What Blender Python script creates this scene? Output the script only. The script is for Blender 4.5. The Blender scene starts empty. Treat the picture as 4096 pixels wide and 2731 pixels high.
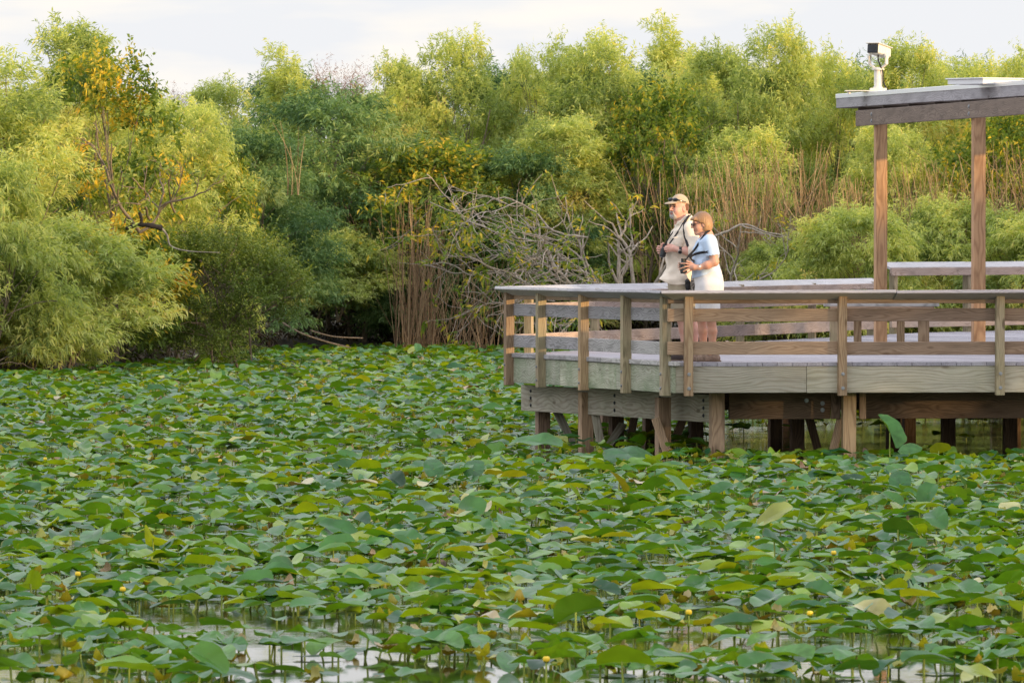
import bpy, bmesh, math, random
import numpy as np
from mathutils import Matrix, Vector
R = math.radians
sc = bpy.context.scene
COL = sc.collection
rng = np.random.default_rng(11)
random.seed(5)

# ---------------------------------------------------------------- helpers
def tag(o, label=None, cat=None, group=None, kind=None):
    if label: o['label'] = label
    if cat: o['category'] = cat
    if group: o['group'] = group
    if kind: o['kind'] = kind
    return o

def empty(name, loc=(0, 0, 0), label=None, cat=None, group=None):
    o = bpy.data.objects.new(name, None)
    COL.objects.link(o)
    o.location = loc
    o.empty_display_size = 0.1
    return tag(o, label, cat, group)

def world_of(o):
    m = o.matrix_basis.copy()
    return world_of(o.parent) @ m if o.parent else m

def put(o, parent=None, mw=None):
    """link an object; mw is its world matrix"""
    COL.objects.link(o)
    mw = mw if mw is not None else Matrix.Identity(4)
    if parent is not None:
        o.parent = parent
        o.matrix_basis = world_of(parent).inverted() @ mw
    else:
        o.matrix_basis = mw
    return o

def mesh_np(name, V, Q, mats, smooth=True, attr=None, matidx=None, n=4):
    """fast mesh from numpy: V (N,3), Q (M,n)"""
    V = np.ascontiguousarray(V, dtype=np.float32)
    Q = np.ascontiguousarray(Q, dtype=np.int32)
    me = bpy.data.meshes.new(name)
    me.vertices.add(len(V)); me.vertices.foreach_set('co', V.ravel())
    M = len(Q)
    me.loops.add(M * n); me.loops.foreach_set('vertex_index', Q.ravel())
    me.polygons.add(M)
    me.polygons.foreach_set('loop_start', np.arange(0, M * n, n, dtype=np.int32))
    me.polygons.foreach_set('loop_total', np.full(M, n, dtype=np.int32))
    me.polygons.foreach_set('use_smooth', np.full(M, smooth, dtype=bool))
    for m in (mats if isinstance(mats, (list, tuple)) else [mats]): me.materials.append(m)
    if matidx is not None: me.polygons.foreach_set('material_index', np.ascontiguousarray(matidx, dtype=np.int32))
    if attr:
        for k, a in attr.items():
            at = me.attributes.new(k, 'FLOAT', 'POINT')
            at.data.foreach_set('value', np.ascontiguousarray(a, dtype=np.float32))
    me.update(calc_edges=True)
    return me

def mesh_bm(name, bm, mat, smooth=False):
    me = bpy.data.meshes.new(name)
    bm.to_mesh(me); bm.free()
    for m in (mat if isinstance(mat, (list, tuple)) else [mat]): me.materials.append(m)
    if smooth: me.polygons.foreach_set('use_smooth', np.ones(len(me.polygons), dtype=bool))
    me.update()
    return me

def obj(name, me, parent=None, mw=None):
    return put(bpy.data.objects.new(name, me), parent, mw)

def frame(p0, p1, up=(0, 0, 1)):
    """matrix with local X along p0->p1, local Z near up, origin at the middle"""
    p0 = Vector(p0); p1 = Vector(p1); x = (p1 - p0).normalized()
    u = Vector(up); y = u.cross(x)
    if y.length < 1e-5: y = Vector((0, 1, 0)).cross(x)
    y.normalize(); z = x.cross(y)
    m = Matrix((x, y, z)).transposed().to_4x4()
    m.translation = (p0 + p1) / 2
    return m, (p1 - p0).length

def add_box(bm, sx, sy, sz, mw=None, bev=0.0):
    b = bmesh.new()
    bmesh.ops.create_cube(b, size=1)
    bmesh.ops.scale(b, vec=(sx, sy, sz), verts=b.verts)
    if bev: bmesh.ops.bevel(b, geom=b.edges[:], offset=bev, segments=1, affect='EDGES', profile=.5)
    if mw is not None: bmesh.ops.transform(b, matrix=mw, verts=b.verts)
    t = bpy.data.meshes.new('tmp'); b.to_mesh(t); b.free()
    bm.from_mesh(t); bpy.data.meshes.remove(t)

def add_cyl(bm, p0, p1, r0, r1=None, seg=16, cap=True):
    r1 = r0 if r1 is None else r1
    m, L = frame(p0, p1)
    rot = m @ Matrix.Rotation(R(90), 4, 'Y')
    b = bmesh.new()
    bmesh.ops.create_cone(b, cap_ends=cap, segments=seg, radius1=r0, radius2=r1, depth=L)
    bmesh.ops.transform(b, matrix=rot, verts=b.verts)
    t = bpy.data.meshes.new('tmp'); b.to_mesh(t); b.free()
    bm.from_mesh(t); bpy.data.meshes.remove(t)

def board(name, p0, p1, w, h, mat, parent=None, up=(0, 0, 1), bev=.004, warp=0.0):
    """a sawn board of its own: length along local X, w across (local Y), h tall (local Z)"""
    m, L = frame(p0, p1, up)
    bm = bmesh.new(); add_box(bm, L, w, h, None, bev)
    return obj(name, mesh_bm(name, bm, mat), parent, m)

def tubes(polys, seg=5):
    """polys: list of (points (n,3), radii (n,)); returns V, Q"""
    Vs, Qs, off = [], [], 0
    ang = np.arange(seg) * 2 * np.pi / seg
    ca, sa = np.cos(ang), np.sin(ang)
    for P, rad in polys:
        P = np.asarray(P, float); rad = np.asarray(rad, float)
        T = np.gradient(P, axis=0); T /= np.linalg.norm(T, axis=1)[:, None] + 1e-9
        ref = np.array([0.31, 0.17, 0.93]) if abs(T[0] @ np.array([0.31, 0.17, 0.93])) < .92 else np.array([1., 0, 0])
        A = np.cross(T, ref); A /= np.linalg.norm(A, axis=1)[:, None] + 1e-9
        B = np.cross(T, A)
        ring = P[:, None] + rad[:, None, None] * (ca[None, :, None] * A[:, None] + sa[None, :, None] * B[:, None])
        n = len(P)
        Vs.append(ring.reshape(-1, 3))
        i = np.arange(n - 1)[:, None] * seg; j = np.arange(seg)[None]; k = (j + 1) % seg
        Qs.append((np.stack([i + j, i + k, i + seg + k, i + seg + j], -1) + off).reshape(-1, 4))
        off += n * seg
    return np.concatenate(Vs), np.concatenate(Qs)

def nrm(v):
    return v / (np.linalg.norm(v, axis=-1, keepdims=True) + 1e-9)

# ---------------------------------------------------------------- node helper
class NT:
    def __init__(s, name):
        s.m = bpy.data.materials.new(name); s.m.use_nodes = True
        s.t = s.m.node_tree; s.t.nodes.clear()
        s.out = s.t.nodes.new('ShaderNodeOutputMaterial')
    def n(s, typ, props=None, **ins):
        nd = s.t.nodes.new('ShaderNode' + typ)
        for k, v in (props or {}).items(): setattr(nd, k, v)
        for k, v in ins.items(): s.i(nd, k, v)
        return nd
    def i(s, nd, key, v):
        key = int(key[1:]) if key[0] == '_' else key.replace('__', ' ')
        sock = nd.inputs[key]
        if hasattr(v, 'is_output') : s.t.links.new(v, sock)
        elif hasattr(v, 'outputs'): s.t.links.new(v.outputs[0], sock)
        else:
            if isinstance(v, tuple) and len(v) == 3 and sock.type == 'RGBA': v = v + (1,)
            sock.default_value = v
    def math(s, op, a, b=0.0, c=None):
        nd = s.n('Math', {'operation': op}, _0=a, _1=b)
        if c is not None: s.i(nd, '_2', c)
        return nd.outputs[0]
    def vmath(s, op, a, b=(0, 0, 0)):
        return s.n('VectorMath', {'operation': op}, _0=a, _1=b).outputs[0]
    def mix(s, f, a, b, mode='MIX'):
        nd = s.t.nodes.new('ShaderNodeMix'); nd.data_type = 'RGBA'; nd.blend_type = mode
        for idx, v in ((0, f), (6, a), (7, b)):
            sock = nd.inputs[idx]
            if hasattr(v, 'is_output'): s.t.links.new(v, sock)
            elif hasattr(v, 'outputs'): s.t.links.new(v.outputs[0], sock)
            else: sock.default_value = (v + (1,)) if isinstance(v, tuple) and len(v) == 3 else v
        return nd.outputs[2]
    def ramp(s, f, stops, interp='LINEAR'):
        nd = s.n('ValToRGB', None, Fac=f); cr = nd.color_ramp; cr.interpolation = interp
        while len(cr.elements) > 1: cr.elements.remove(cr.elements[-1])
        for k, (p, c) in enumerate(stops):
            e = cr.elements[0] if k == 0 else cr.elements.new(p)
            e.position = p
            c = (c, c, c) if not isinstance(c, tuple) else c
            e.color = c + (1,)
        return nd.outputs[0]
    def noise(s, vec=None, scale=5., detail=3., rough=.5):
        nd = s.n('TexNoise', None, Scale=scale, Detail=detail, Roughness=rough)
        if vec is not None: s.i(nd, 'Vector', vec)
        return nd
    def bsdf(s, **k):
        nd = s.n('BsdfPrincipled', None, **k)
        s.t.links.new(nd.outputs[0], s.out.inputs[0]); return nd
    def bump(s, h, strength=.3, dist=.01):
        return s.n('Bump', None, Height=h, Strength=strength, Distance=dist).outputs[0]

def plain(name, col, rough=.6, metal=0., var=.12, scale=30., bump=0.0, spec=.5):
    t = NT(name)
    c = t.n('TexCoord').outputs['Object']
    nz = t.noise(c, scale, 4.)
    f = t.ramp(nz.outputs[0], [(.3, 1 - var), (.7, 1 + var)])
    colr = t.mix(1., col, f, 'MULTIPLY')
    b = t.bsdf(Base__Color=colr, Roughness=rough, Metallic=metal)
    b.inputs['Specular IOR Level'].default_value = spec
    if bump: t.i(b, 'Normal', t.bump(nz.outputs[0], bump, .01))
    return t.m
# ---------------------------------------------------------------- wood
def wood(name, light, dark, ring=.017, swirl=.55, algae=0.0, dirt=.35, rough=.8, plank=None, rowmix=.25, knots=1.0):
    """weathered sawn softwood, grain along local X; plank = pitch of planks along local Y"""
    t = NT(name)
    co = t.n('TexCoord').outputs['Object']
    rnd = t.n('ObjectInfo').outputs['Random']
    sep = t.n('SeparateXYZ', None, Vector=co)
    x, y, z = sep.outputs
    if plank:
        row = t.math('FLOOR', t.math('DIVIDE', y, plank))
        rnd = t.n('TexWhiteNoise', {'noise_dimensions': '1D'}, W=t.math('MULTIPLY', row, 1.37)).outputs['Value']
        y = t.math('SUBTRACT', y, t.math('MULTIPLY', t.math('ADD', row, .5), plank))
    off = t.math('MULTIPLY', rnd, 37.)
    # growth rings about a pith that lies off the board and wanders along it
    v = t.n('CombineXYZ', None, X=t.math('ADD', t.math('MULTIPLY', x, .45 + .9 * swirl), off), Y=t.math('MULTIPLY', y, 3.), Z=t.math('MULTIPLY', z, 3.)).outputs[0]
    w = t.noise(v, 1.3, 2.5, .55)
    ws = t.n('SeparateColor', None, Color=w.outputs['Color'])
    py = t.math('ADD', y, t.math('MULTIPLY', t.math('SUBTRACT', ws.outputs[0], .5), .20))
    pz = t.math('ADD', z, t.math('MULTIPLY', t.math('SUBTRACT', ws.outputs[1], .38), .26))
    r = t.math('SQRT', t.math('ADD', t.math('MULTIPLY', py, py), t.math('MULTIPLY', pz, pz)))
    g = t.math('SINE', t.math('MULTIPLY', r, 6.2832 / ring))
    g = t.ramp(t.math('MULTIPLY_ADD', g, .5, .5), [(.0, 0.), (.55, .28), (1., 1.)])
    # fine fibres
    fv = t.n('CombineXYZ', None, X=t.math('ADD', t.math('MULTIPLY', x, 2.5), off), Y=t.math('MULTIPLY', y, 130.), Z=t.math('MULTIPLY', z, 130.)).outputs[0]
    fib = t.noise(fv, 1., 3., .6).outputs[0]
    # blotches along the board
    bv = t.n('CombineXYZ', None, X=t.math('ADD', t.math('MULTIPLY', x, 1.6), t.math('MULTIPLY', off, 2.)), Y=t.math('MULTIPLY', y, 7.), Z=t.math('MULTIPLY', z, 7.)).outputs[0]
    blo = t.noise(bv, 1.5, 4., .6).outputs[0]
    f = t.math('MULTIPLY_ADD', g, .62, t.math('MULTIPLY', t.math('SUBTRACT', fib, .38), .9))
    c = t.mix(f, light, dark)
    c = t.mix(1., c, t.ramp(blo, [(.25, 1 - dirt), (.5, 1.), (.75, 1.12)]), 'MULTIPLY')
    # each board its own tone
    tone = t.math('MULTIPLY_ADD', rnd, rowmix * 2, 1 - rowmix)
    c = t.mix(1., c, t.n('CombineColor', None, Red=tone, Green=tone, Blue=t.math('POWER', tone, .8)).outputs[0], 'MULTIPLY')
    if knots:
        kv = t.n('CombineXYZ', None, X=t.math('ADD', t.math('MULTIPLY', x, 1.7), off), Y=t.math('MULTIPLY', y, 5.), Z=t.math('MULTIPLY', z, 5.)).outputs[0]
        vo = t.n('TexVoronoi', None, Vector=kv, Scale=1.)
        k = t.ramp(vo.outputs['Distance'], [(.05, 1.), (.085, .75), (.12, 0.)])
        c = t.mix(t.math('MULTIPLY', k, .75 * knots), c, (dark[0] * .45, dark[1] * .38, dark[2] * .32))
    if algae:
        a = t.noise(t.n('TexCoord').outputs['Object'], 2.2, 4., .6).outputs[0]
        c = t.mix(t.ramp(a, [(.40, 0.), (.66, algae)]), c, (.125, .20, .085))
    b = t.bsdf(Base__Color=c, Roughness=rough)
    b.inputs['Specular IOR Level'].default_value = .3
    t.i(b, 'Normal', t.bump(t.math('MULTIPLY_ADD', g, .5, fib), .45, .004))
    return t.m

M = {}
M['rail'] = wood('railing wood brown', (.38, .265, .18), (.215, .135, .085), swirl=.4)
M['rail_pink'] = wood('railing wood with painted sun', (.42, .33, .28), (.24, .165, .13))  # pink of grazing sun on the far rails put into the wood colour
M['grey'] = wood('railing wood with painted sky light', (.50, .475, .465), (.23, .21, .20), algae=.10, swirl=1., ring=.022)  # bluish grey of boards lit by sky alone, put into the colour
M['green'] = wood('fascia wood algae and painted sky light', (.42, .42, .33), (.23, .215, .16), algae=.55, ring=.026, swirl=1.)  # algae stain, plus the grey green of bare sky light in the colour
M['fascia'] = wood('fascia wood pale', (.47, .43, .335), (.31, .265, .19), algae=.14, ring=.03, swirl=.35, dirt=.25)
M['beam'] = wood('beam wood pale', (.46, .42, .33), (.26, .215, .155), algae=.2, ring=.035)
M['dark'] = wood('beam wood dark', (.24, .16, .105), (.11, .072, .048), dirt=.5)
M['post'] = wood('post wood tan', (.42, .30, .18), (.22, .135, .075), swirl=.15)
M['post_g'] = wood('post wood mossy', (.40, .32, .21), (.20, .145, .09), algae=.28, swirl=.2)
M['shelter'] = wood('shelter wood', (.60, .37, .20), (.33, .18, .095), swirl=.25, ring=.03)
M['shelter_beam'] = wood('shelter beam wood', (.30, .23, .17), (.15, .11, .08))
M['cap'] = wood('rail cap wood', (.46, .44, .45), (.30, .28, .285), knots=.4, dirt=.2, rough=.6)
M['deck'] = wood('deck planks', (.42, .395, .42), (.30, .275, .30), plank=.145, rowmix=.14, knots=.4, rough=.6)
M['pile'] = wood('pile wood', (.44, .305, .195), (.22, .14, .085), dirt=.5, swirl=.25)
M['fasciag'] = wood('roof fascia wood', (.44, .42, .42), (.27, .25, .25), dirt=.3)
M['bolt'] = plain('galvanised bolt', (.36, .37, .38), .45, .8)
M['boltdark'] = plain('rusted bolt', (.04, .045, .05), .6, .3)
M['white'] = plain('white painted metal', (.80, .80, .80), .45, 0., .04, 12.)
t_ = NT('white metal flashing'); b_ = t_.bsdf(Base__Color=(.90, .92, .94), Roughness=.38, Metallic=.75); M['flash'] = t_.m
M['enamel'] = plain('white enamel with sun tint', (.78, .74, .66), .4, 0., .08, 14.)  # warm sun on the white camera paint put into the colour
M['roof'] = plain('roof felt', (.20, .19, .18), .9)
M['soffit'] = wood('soffit boards', (.20, .16, .125), (.10, .075, .055), plank=.14)
M['black'] = plain('black rubber', (.012, .013, .015), .5, 0., .2)
M['lens'] = plain('dark glass', (.006, .008, .014), .06, 0., .05)
M['rust'] = plain('rusty steel', (.16, .07, .035), .8)
# ---------------------------------------------------------------- camera: long lens from the boardwalk, level with the railing
cam = bpy.data.cameras.new('camera')
cam.sensor_width = 36; cam.lens = 36 * 30800 / 4096
cam.clip_end = 6000; cam.clip_start = .5
cam.dof.use_dof = True; cam.dof.focus_distance = 83; cam.dof.aperture_fstop = 20
co = bpy.data.objects.new('camera', cam); COL.objects.link(co)
co.location = (0, 0, 2.34)
co.rotation_euler = (R(90) - math.atan((1365.5 - 940) / 30800), 0, 0)
sc.camera = co

SUN_EL, SUN_AZ = 5.2, 58.0             # azimuth measured from behind the camera round to its right
sd = Vector((math.sin(R(SUN_AZ)) * math.cos(R(SUN_EL)), -math.cos(R(SUN_AZ)) * math.cos(R(SUN_EL)), math.sin(R(SUN_EL))))
sun = bpy.data.lights.new('sun', 'SUN'); sun.energy = 5.0; sun.angle = R(.6); sun.color = (1., .68, .32)
so = bpy.data.objects.new('sun', sun); COL.objects.link(so)
so.rotation_euler = sd.to_track_quat('Z', 'Y').to_euler()

w = bpy.data.worlds.new('World'); sc.world = w; w.use_nodes = True
nt = w.node_tree; nt.nodes.clear()
def wn(t, **p):
    n = nt.nodes.new('ShaderNode' + t)
    for k, v in p.items(): setattr(n, k, v)
    return n
sky = wn('TexSky'); sky.sky_type = 'NISHITA'; sky.sun_disc = False
sky.sun_elevation = R(SUN_EL); sky.sun_rotation = math.atan2(sd.x, sd.y)
sky.air_density = 1.; sky.dust_density = 2.; sky.ozone_density = 1.5
tc = wn('TexCoord'); mp = wn('Mapping'); mp.inputs['Scale'].default_value = (1., 1., 5.)
nz = wn('TexNoise'); nz.inputs['Scale'].default_value = 26.; nz.inputs['Detail'].default_value = 5.; nz.inputs['Roughness'].default_value = .5
rp = wn('ValToRGB'); rp.color_ramp.elements[0].position = .46; rp.color_ramp.elements[1].position = .64
rp.color_ramp.elements[0].color = (.895, .91, .945, 1); rp.color_ramp.elements[1].color = (1.06, 1.01, .94, 1)
b1 = wn('Background'); b1.inputs[1].default_value = .1
b2 = wn('Background'); b2.inputs[1].default_value = 1.13
mx = wn('MixShader'); mx.inputs[0].default_value = .86      # thin high cloud over the whole sky
wo = wn('OutputWorld')
L = nt.links.new
sp = wn('SeparateXYZ'); mr = wn('MapRange'); mr.inputs[1].default_value = .06; mr.inputs[2].default_value = .40; mr.inputs[3].default_value = 0.; mr.inputs[4].default_value = 1.
up = wn('Mix'); up.data_type = 'RGBA'; up.inputs[7].default_value = (1.48, 1.52, 1.68, 1)
L(tc.outputs['Generated'], sp.inputs[0]); L(sp.outputs[2], mr.inputs[0]); L(mr.outputs[0], up.inputs[0]); L(rp.outputs[0], up.inputs[6])
L(tc.outputs['Generated'], mp.inputs[0]); L(mp.outputs[0], nz.inputs['Vector']); L(nz.outputs[0], rp.inputs[0])
L(sky.outputs[0], b1.inputs[0]); L(up.outputs[2], b2.inputs[0])
L(b1.outputs[0], mx.inputs[1]); L(b2.outputs[0], mx.inputs[2]); L(mx.outputs[0], wo.inputs[0])

sc.view_settings.view_transform = 'Standard'; sc.view_settings.look = 'None'
sc.view_settings.exposure = 0; sc.view_settings.gamma = 1
sc.render.engine = 'CYCLES'
sc.cycles.max_bounces = 7; sc.cycles.diffuse_bounces = 3; sc.cycles.glossy_bounces = 3
sc.cycles.transmission_bounces = 4; sc.cycles.transparent_max_bounces = 4
sc.cycles.use_denoising = True; sc.cycles.denoising_input_passes = 'RGB_ALBEDO_NORMAL'
sc.cycles.sample_clamp_indirect = 6
try: sc.cycles.use_adaptive_sampling = False
except Exception: pass

# ---------------------------------------------------------------- water and land
t = NT('pond water')
cw = t.n('TexCoord').outputs['Object']
m1 = t.n('Mapping', None, Vector=cw, Scale=(1.2, 5., 1.))
rip = t.noise(m1.outputs[0], 2.2, 3., .55).outputs[0]
calm = t.ramp(t.noise(cw, .35, 2.).outputs[0], [(.4, .25), (.65, 1.)])
bw = t.bsdf(Base__Color=(.030, .026, .012), Roughness=.03, IOR=1.333)
yy_ = t.n('MapRange', None, Value=t.n('SeparateXYZ', None, Vector=cw).outputs[1], _1=43., _2=58., _3=.12, _4=1.).outputs[0]
t.i(bw, 'Normal', t.bump(t.math('MULTIPLY', rip, t.math('MULTIPLY', calm, yy_)), .40, .026))
bm = bmesh.new()
vs = [bm.verts.new(v) for v in ((-3000, -200, 0), (3000, -200, 0), (3000, 5000, 0), (-3000, 5000, 0))]
bm.faces.new(vs)
water = obj('water', mesh_bm('water', bm, t.m)); tag(water, kind='structure')

t = NT('marsh ground')
cg = t.n('TexCoord').outputs['Object']
gn = t.noise(cg, 1.5, 5., .6).outputs[0]
cgm = t.ramp(gn, [(.3, (.025, .018, .012)), (.55, (.06, .045, .025)), (.75, (.05, .06, .02))])
t.bsdf(Base__Color=cgm, Roughness=.95)
SHX = [-30, -10.5, -8.4, -6.7, -5.1, -4.5, 2, 14]; SHY = [118, 122, 126.5, 134.5, 149, 155, 156.5, 152]
def shore(x):        # y of the far waterline
    return float(np.interp(x, SHX, SHY))
xs = np.concatenate([np.linspace(-400, -40, 12), np.linspace(-14, 25, 80), np.linspace(45, 400, 12)])
ys = np.concatenate([np.linspace(0, 12, 14), np.linspace(18, 60, 8), np.linspace(200, 4000, 6)])
V = []
for x in xs:
    s0 = shore(x)
    for yy in ys:
        z = -.35 + .5 * min(1., yy / 3.) + .25 * min(1, yy / 40) + .06 * math.sin(x * 3.1 + yy * 2.) * (yy < 60)
        V.append((x, s0 - 1.5 + yy, z))
n2 = len(ys); Q = [(i * n2 + j, (i + 1) * n2 + j, (i + 1) * n2 + j + 1, i * n2 + j + 1) for i in range(len(xs) - 1) for j in range(n2 - 1)]
ground = obj('ground', mesh_np('ground', np.array(V), np.array(Q), t.m)); tag(ground, kind='structure')
# ---------------------------------------------------------------- viewing platform (metres; deck top 1.013 above the water)
ZD = 1.013
C = Vector((1.60, 80.0)); T = Vector((-.10, 86.0)); E = Vector((4.86, 102.6)); G = Vector((5.02, 103.8))
FD = Vector((math.cos(R(8)), math.sin(R(8))))          # run of the front section
LD = (T - C).normalized(); RD = (E - T).normalized()
FN = Vector((FD.y, -FD.x)); LN = Vector((-LD.y, LD.x)); RN = Vector((-RD.y, RD.x))   # outward normals
if LN.x > 0: LN = -LN
if RN.x > 0: RN = -RN
def v3(p, z): return Vector((p.x, p.y, z))

walk = empty('boardwalk', (3.4, 84, 0), 'weathered timber viewing platform on square piles standing over the lily pond', 'boardwalk')

# deck planks, laid at a slant to the front edge
inset = .089 + .012
FR = C + FD * 9.0
poly = [C - FN * .0 , FR, Vector((12.5, 112.)), Vector((8.5, 109.8)), G, E, T]
def clip(P, n, d):
    out = []
    for i in range(len(P)):
        a, b = P[i], P[(i + 1) % len(P)]
        da, db = n.dot(a) - d, n.dot(b) - d
        if da >= 0: out.append(a)
        if (da >= 0) != (db >= 0): out.append(a + (b - a) * (da / (da - db)))
    return out
# pull edges in so that posts stand outside the planks
poly_in = clip(clip(clip(poly, -FN, (-FN).dot(C) + inset - .02), -LN, (-LN).dot(C) + inset - .02), -RN, (-RN).dot(T) + inset - .02)
pd = Vector((-.53, .85)).normalized(); pn = Vector((pd.y, -pd.x))
pitch = .145
bm = bmesh.new()
ang = math.atan2(pd.y, pd.x)
mloc = Matrix.Translation((0, 0, ZD)) @ Matrix.Rotation(ang, 4, 'Z'); inv = mloc.inverted()
ly = lambda p: (inv @ Vector((p.x, p.y, 0))).y
ys_ = [ly(p) for p in poly_in]
k0, k1 = math.floor(min(ys_) / pitch), math.ceil(max(ys_) / pitch)
yn = Vector((-math.sin(ang), math.cos(ang)))
for k in range(k0, k1):
    strip = clip(clip(poly_in, yn, k * pitch + .004), -yn, -((k + 1) * pitch - .004))
    q = []
    for p in strip:
        if not q or (p - q[-1]).length > 1e-4: q.append(p)
    if len(q) > 2 and (q[0] - q[-1]).length < 1e-4: q.pop()
    if len(q) < 3: continue
    dz = random.uniform(-.002, .002)
    L3 = [inv @ Vector((p.x, p.y, ZD)) for p in q]
    tops = [bm.verts.new((p.x, p.y, dz)) for p in L3]; bots = [bm.verts.new((p.x, p.y, -.038)) for p in L3]
    try:
        bm.faces.new(tops); bm.faces.new(bots[::-1])
        for i in range(len(tops)):
            j = (i + 1) % len(tops); bm.faces.new((tops[i], bots[i], bots[j], tops[j]))
    except ValueError: pass
bmesh.ops.recalc_face_normals(bm, faces=bm.faces)
obj('deck', mesh_bm('deck', bm, M['deck']), walk, mloc)

def bolts(name, pts, n, mat, parent, r=.013):
    """bolt heads on washers, each a mesh of its own"""
    for p in pts:
        bm = bmesh.new()
        add_cyl(bm, Vector(p) + Vector(n) * .002, Vector(p) + Vector(n) * .013, r, seg=8)
        add_cyl(bm, Vector(p) - Vector(n) * .004, Vector(p) + Vector(n) * .0025, r * 1.6, seg=10)
        obj(name, mesh_bm(name, bm, mat), parent)

def run(name, a, b, n, off, z0, z1, th, mat, parent, lens=None, gap=.004, alt=None):
    """boards end to end along a->b; off = how far the outer face lies inside the line"""
    d = (b - a); Lt = d.length; d = d / Lt
    cuts = [0.0]
    for l in (lens or []):
        if l < Lt - .05: cuts.append(l)
    cuts.append(Lt); out = []
    for i in range(len(cuts) - 1):
        p0 = a + d * (cuts[i] + gap / 2) - n * (off + th / 2); p1 = a + d * (cuts[i + 1] - gap / 2) - n * (off + th / 2)
        mm = alt if (alt and i % 2) else mat
        jz = random.uniform(-.003, .003)
        out.append(board(name, v3(p0, (z0 + z1) / 2 + jz), v3(p1, (z0 + z1) / 2 + jz), th, z1 - z0, mm, parent))
    return out

FA = Vector((1.62, 80.0)) ; FB = C + FD * 9.0
# fascia
run('fascia_board', C + FD * .08, FB, FN, .089, .695, .973, .038, M['fascia'], walk, [.16, 1.42, 3.75, 6.1])
run('fascia_board', C + LD * .06, T, LN, .089, .695, .973, .038, M['green'], walk, [2.05, 4.2])
run('deck_edge', C + LD * .02, T, LN, .066, .978, ZD + .012, .10, M['grey'], walk, [2.6])
run('fascia_board', T + RD * .12, E, RN, .089, .695, .973, .038, M['fascia'], walk, [3.6, 7.2, 10.8, 14])

# piles, support beams and braces under the deck
def pile(x, y, zt, rot=20, s=.14, mat='pile'):
    m = Matrix.Translation((x, y, 0)) @ Matrix.Rotation(R(rot), 4, 'Z')
    bm = bmesh.new(); add_box(bm, zt + 1.2, s, s, None, .006)
    mw = Matrix.Translation((x, y, (zt - 1.2) / 2)) @ Matrix.Rotation(R(rot), 4, 'Z') @ Matrix.Rotation(R(-90), 4, 'Y')
    return obj('pile', mesh_bm('pile', bm, M[mat]), walk, mw)
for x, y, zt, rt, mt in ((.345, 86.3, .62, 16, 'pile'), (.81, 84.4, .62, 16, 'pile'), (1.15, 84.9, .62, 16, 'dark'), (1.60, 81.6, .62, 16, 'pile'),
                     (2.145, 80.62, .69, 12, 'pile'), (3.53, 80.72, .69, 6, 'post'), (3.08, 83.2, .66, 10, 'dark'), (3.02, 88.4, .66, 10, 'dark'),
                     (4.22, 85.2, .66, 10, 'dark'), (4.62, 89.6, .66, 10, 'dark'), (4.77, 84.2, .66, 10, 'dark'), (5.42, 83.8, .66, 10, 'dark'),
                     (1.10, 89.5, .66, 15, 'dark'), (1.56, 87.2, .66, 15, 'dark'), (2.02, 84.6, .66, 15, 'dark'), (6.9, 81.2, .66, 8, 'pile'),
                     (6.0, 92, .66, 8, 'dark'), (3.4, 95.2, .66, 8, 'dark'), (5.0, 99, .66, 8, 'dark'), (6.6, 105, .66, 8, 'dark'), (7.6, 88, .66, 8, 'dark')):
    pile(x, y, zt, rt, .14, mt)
bl0, bl1 = Vector((2.13, 80.75)), Vector((.10, 86.35))
bd = (bl1 - bl0).normalized(); bn = Vector((bd.y, -bd.x)); bn = bn if bn.x < 0 else -bn
bl = run('support_beam', bl0, bl1, bn, 0, .375, .665, .045, M['beam'], walk, [2.75])
for frac in (.055, .27, .50, .66, .955):
    p = bl0 + (bl1 - bl0) * (frac if frac != .955 else .945)
    bolts('bolt', [v3(p, z) for z in (.44, .52, .60)], v3(bn, 0), M['boltdark'], walk, .014)
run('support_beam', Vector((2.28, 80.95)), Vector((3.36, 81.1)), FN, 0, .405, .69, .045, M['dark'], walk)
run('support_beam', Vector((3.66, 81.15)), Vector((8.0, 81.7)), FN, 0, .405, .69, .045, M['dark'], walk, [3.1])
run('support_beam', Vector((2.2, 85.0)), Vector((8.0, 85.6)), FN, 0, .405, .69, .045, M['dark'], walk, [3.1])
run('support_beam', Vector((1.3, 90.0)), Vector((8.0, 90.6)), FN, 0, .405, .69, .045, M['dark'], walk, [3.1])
board('blocking', (3.40, 80.86, .41), (3.40, 80.86, .69), .10, .05, M['dark'], walk, (0, 1, 0))
board('blocking', (3.68, 80.80, .41), (3.68, 80.80, .69), .07, .05, M['pile'], walk, (0, 1, 0))
bolts('bolt', [(3.27, 81.05, z) for z in (.50, .57)] + [(3.10, 81.03, .60)], (.13, -.99, 0), M['bolt'], walk, .015)
for a, b, mt in (((.43, 86.2, .52), (.74, 85.9, -.12), 'beam'), ((.89, 84.3, .50), (1.0, 84.2, -.1), 'beam'), ((1.22, 84.7, .26), (.93, 84.2, -.18), 'beam'),
             ((1.52, 81.45, .40), (1.74, 81.2, -.25), 'pile'), ((1.42, 87.1, .5), (1.30, 87, -.2), 'dark'), ((1.94, 84.5, .5), (1.72, 84.4, -.1), 'dark'),
             ((3.46, 80.9, .42), (3.31, 80.95, -.2), 'pile'), ((3.16, 83.1, .55), (3.36, 83.0, -.2), 'dark')):
    board('brace', a, b, .04, .09, M[mt], walk, (1, 0, 0))
# joists seen from below
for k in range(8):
    p0 = Vector((2.6 + k * .75, 80.4 + k * .1)); board('joist', v3(p0, .83), v3(p0 + Vector((.2, 20.)), .83), .04, .27, M['dark'], walk)

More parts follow.
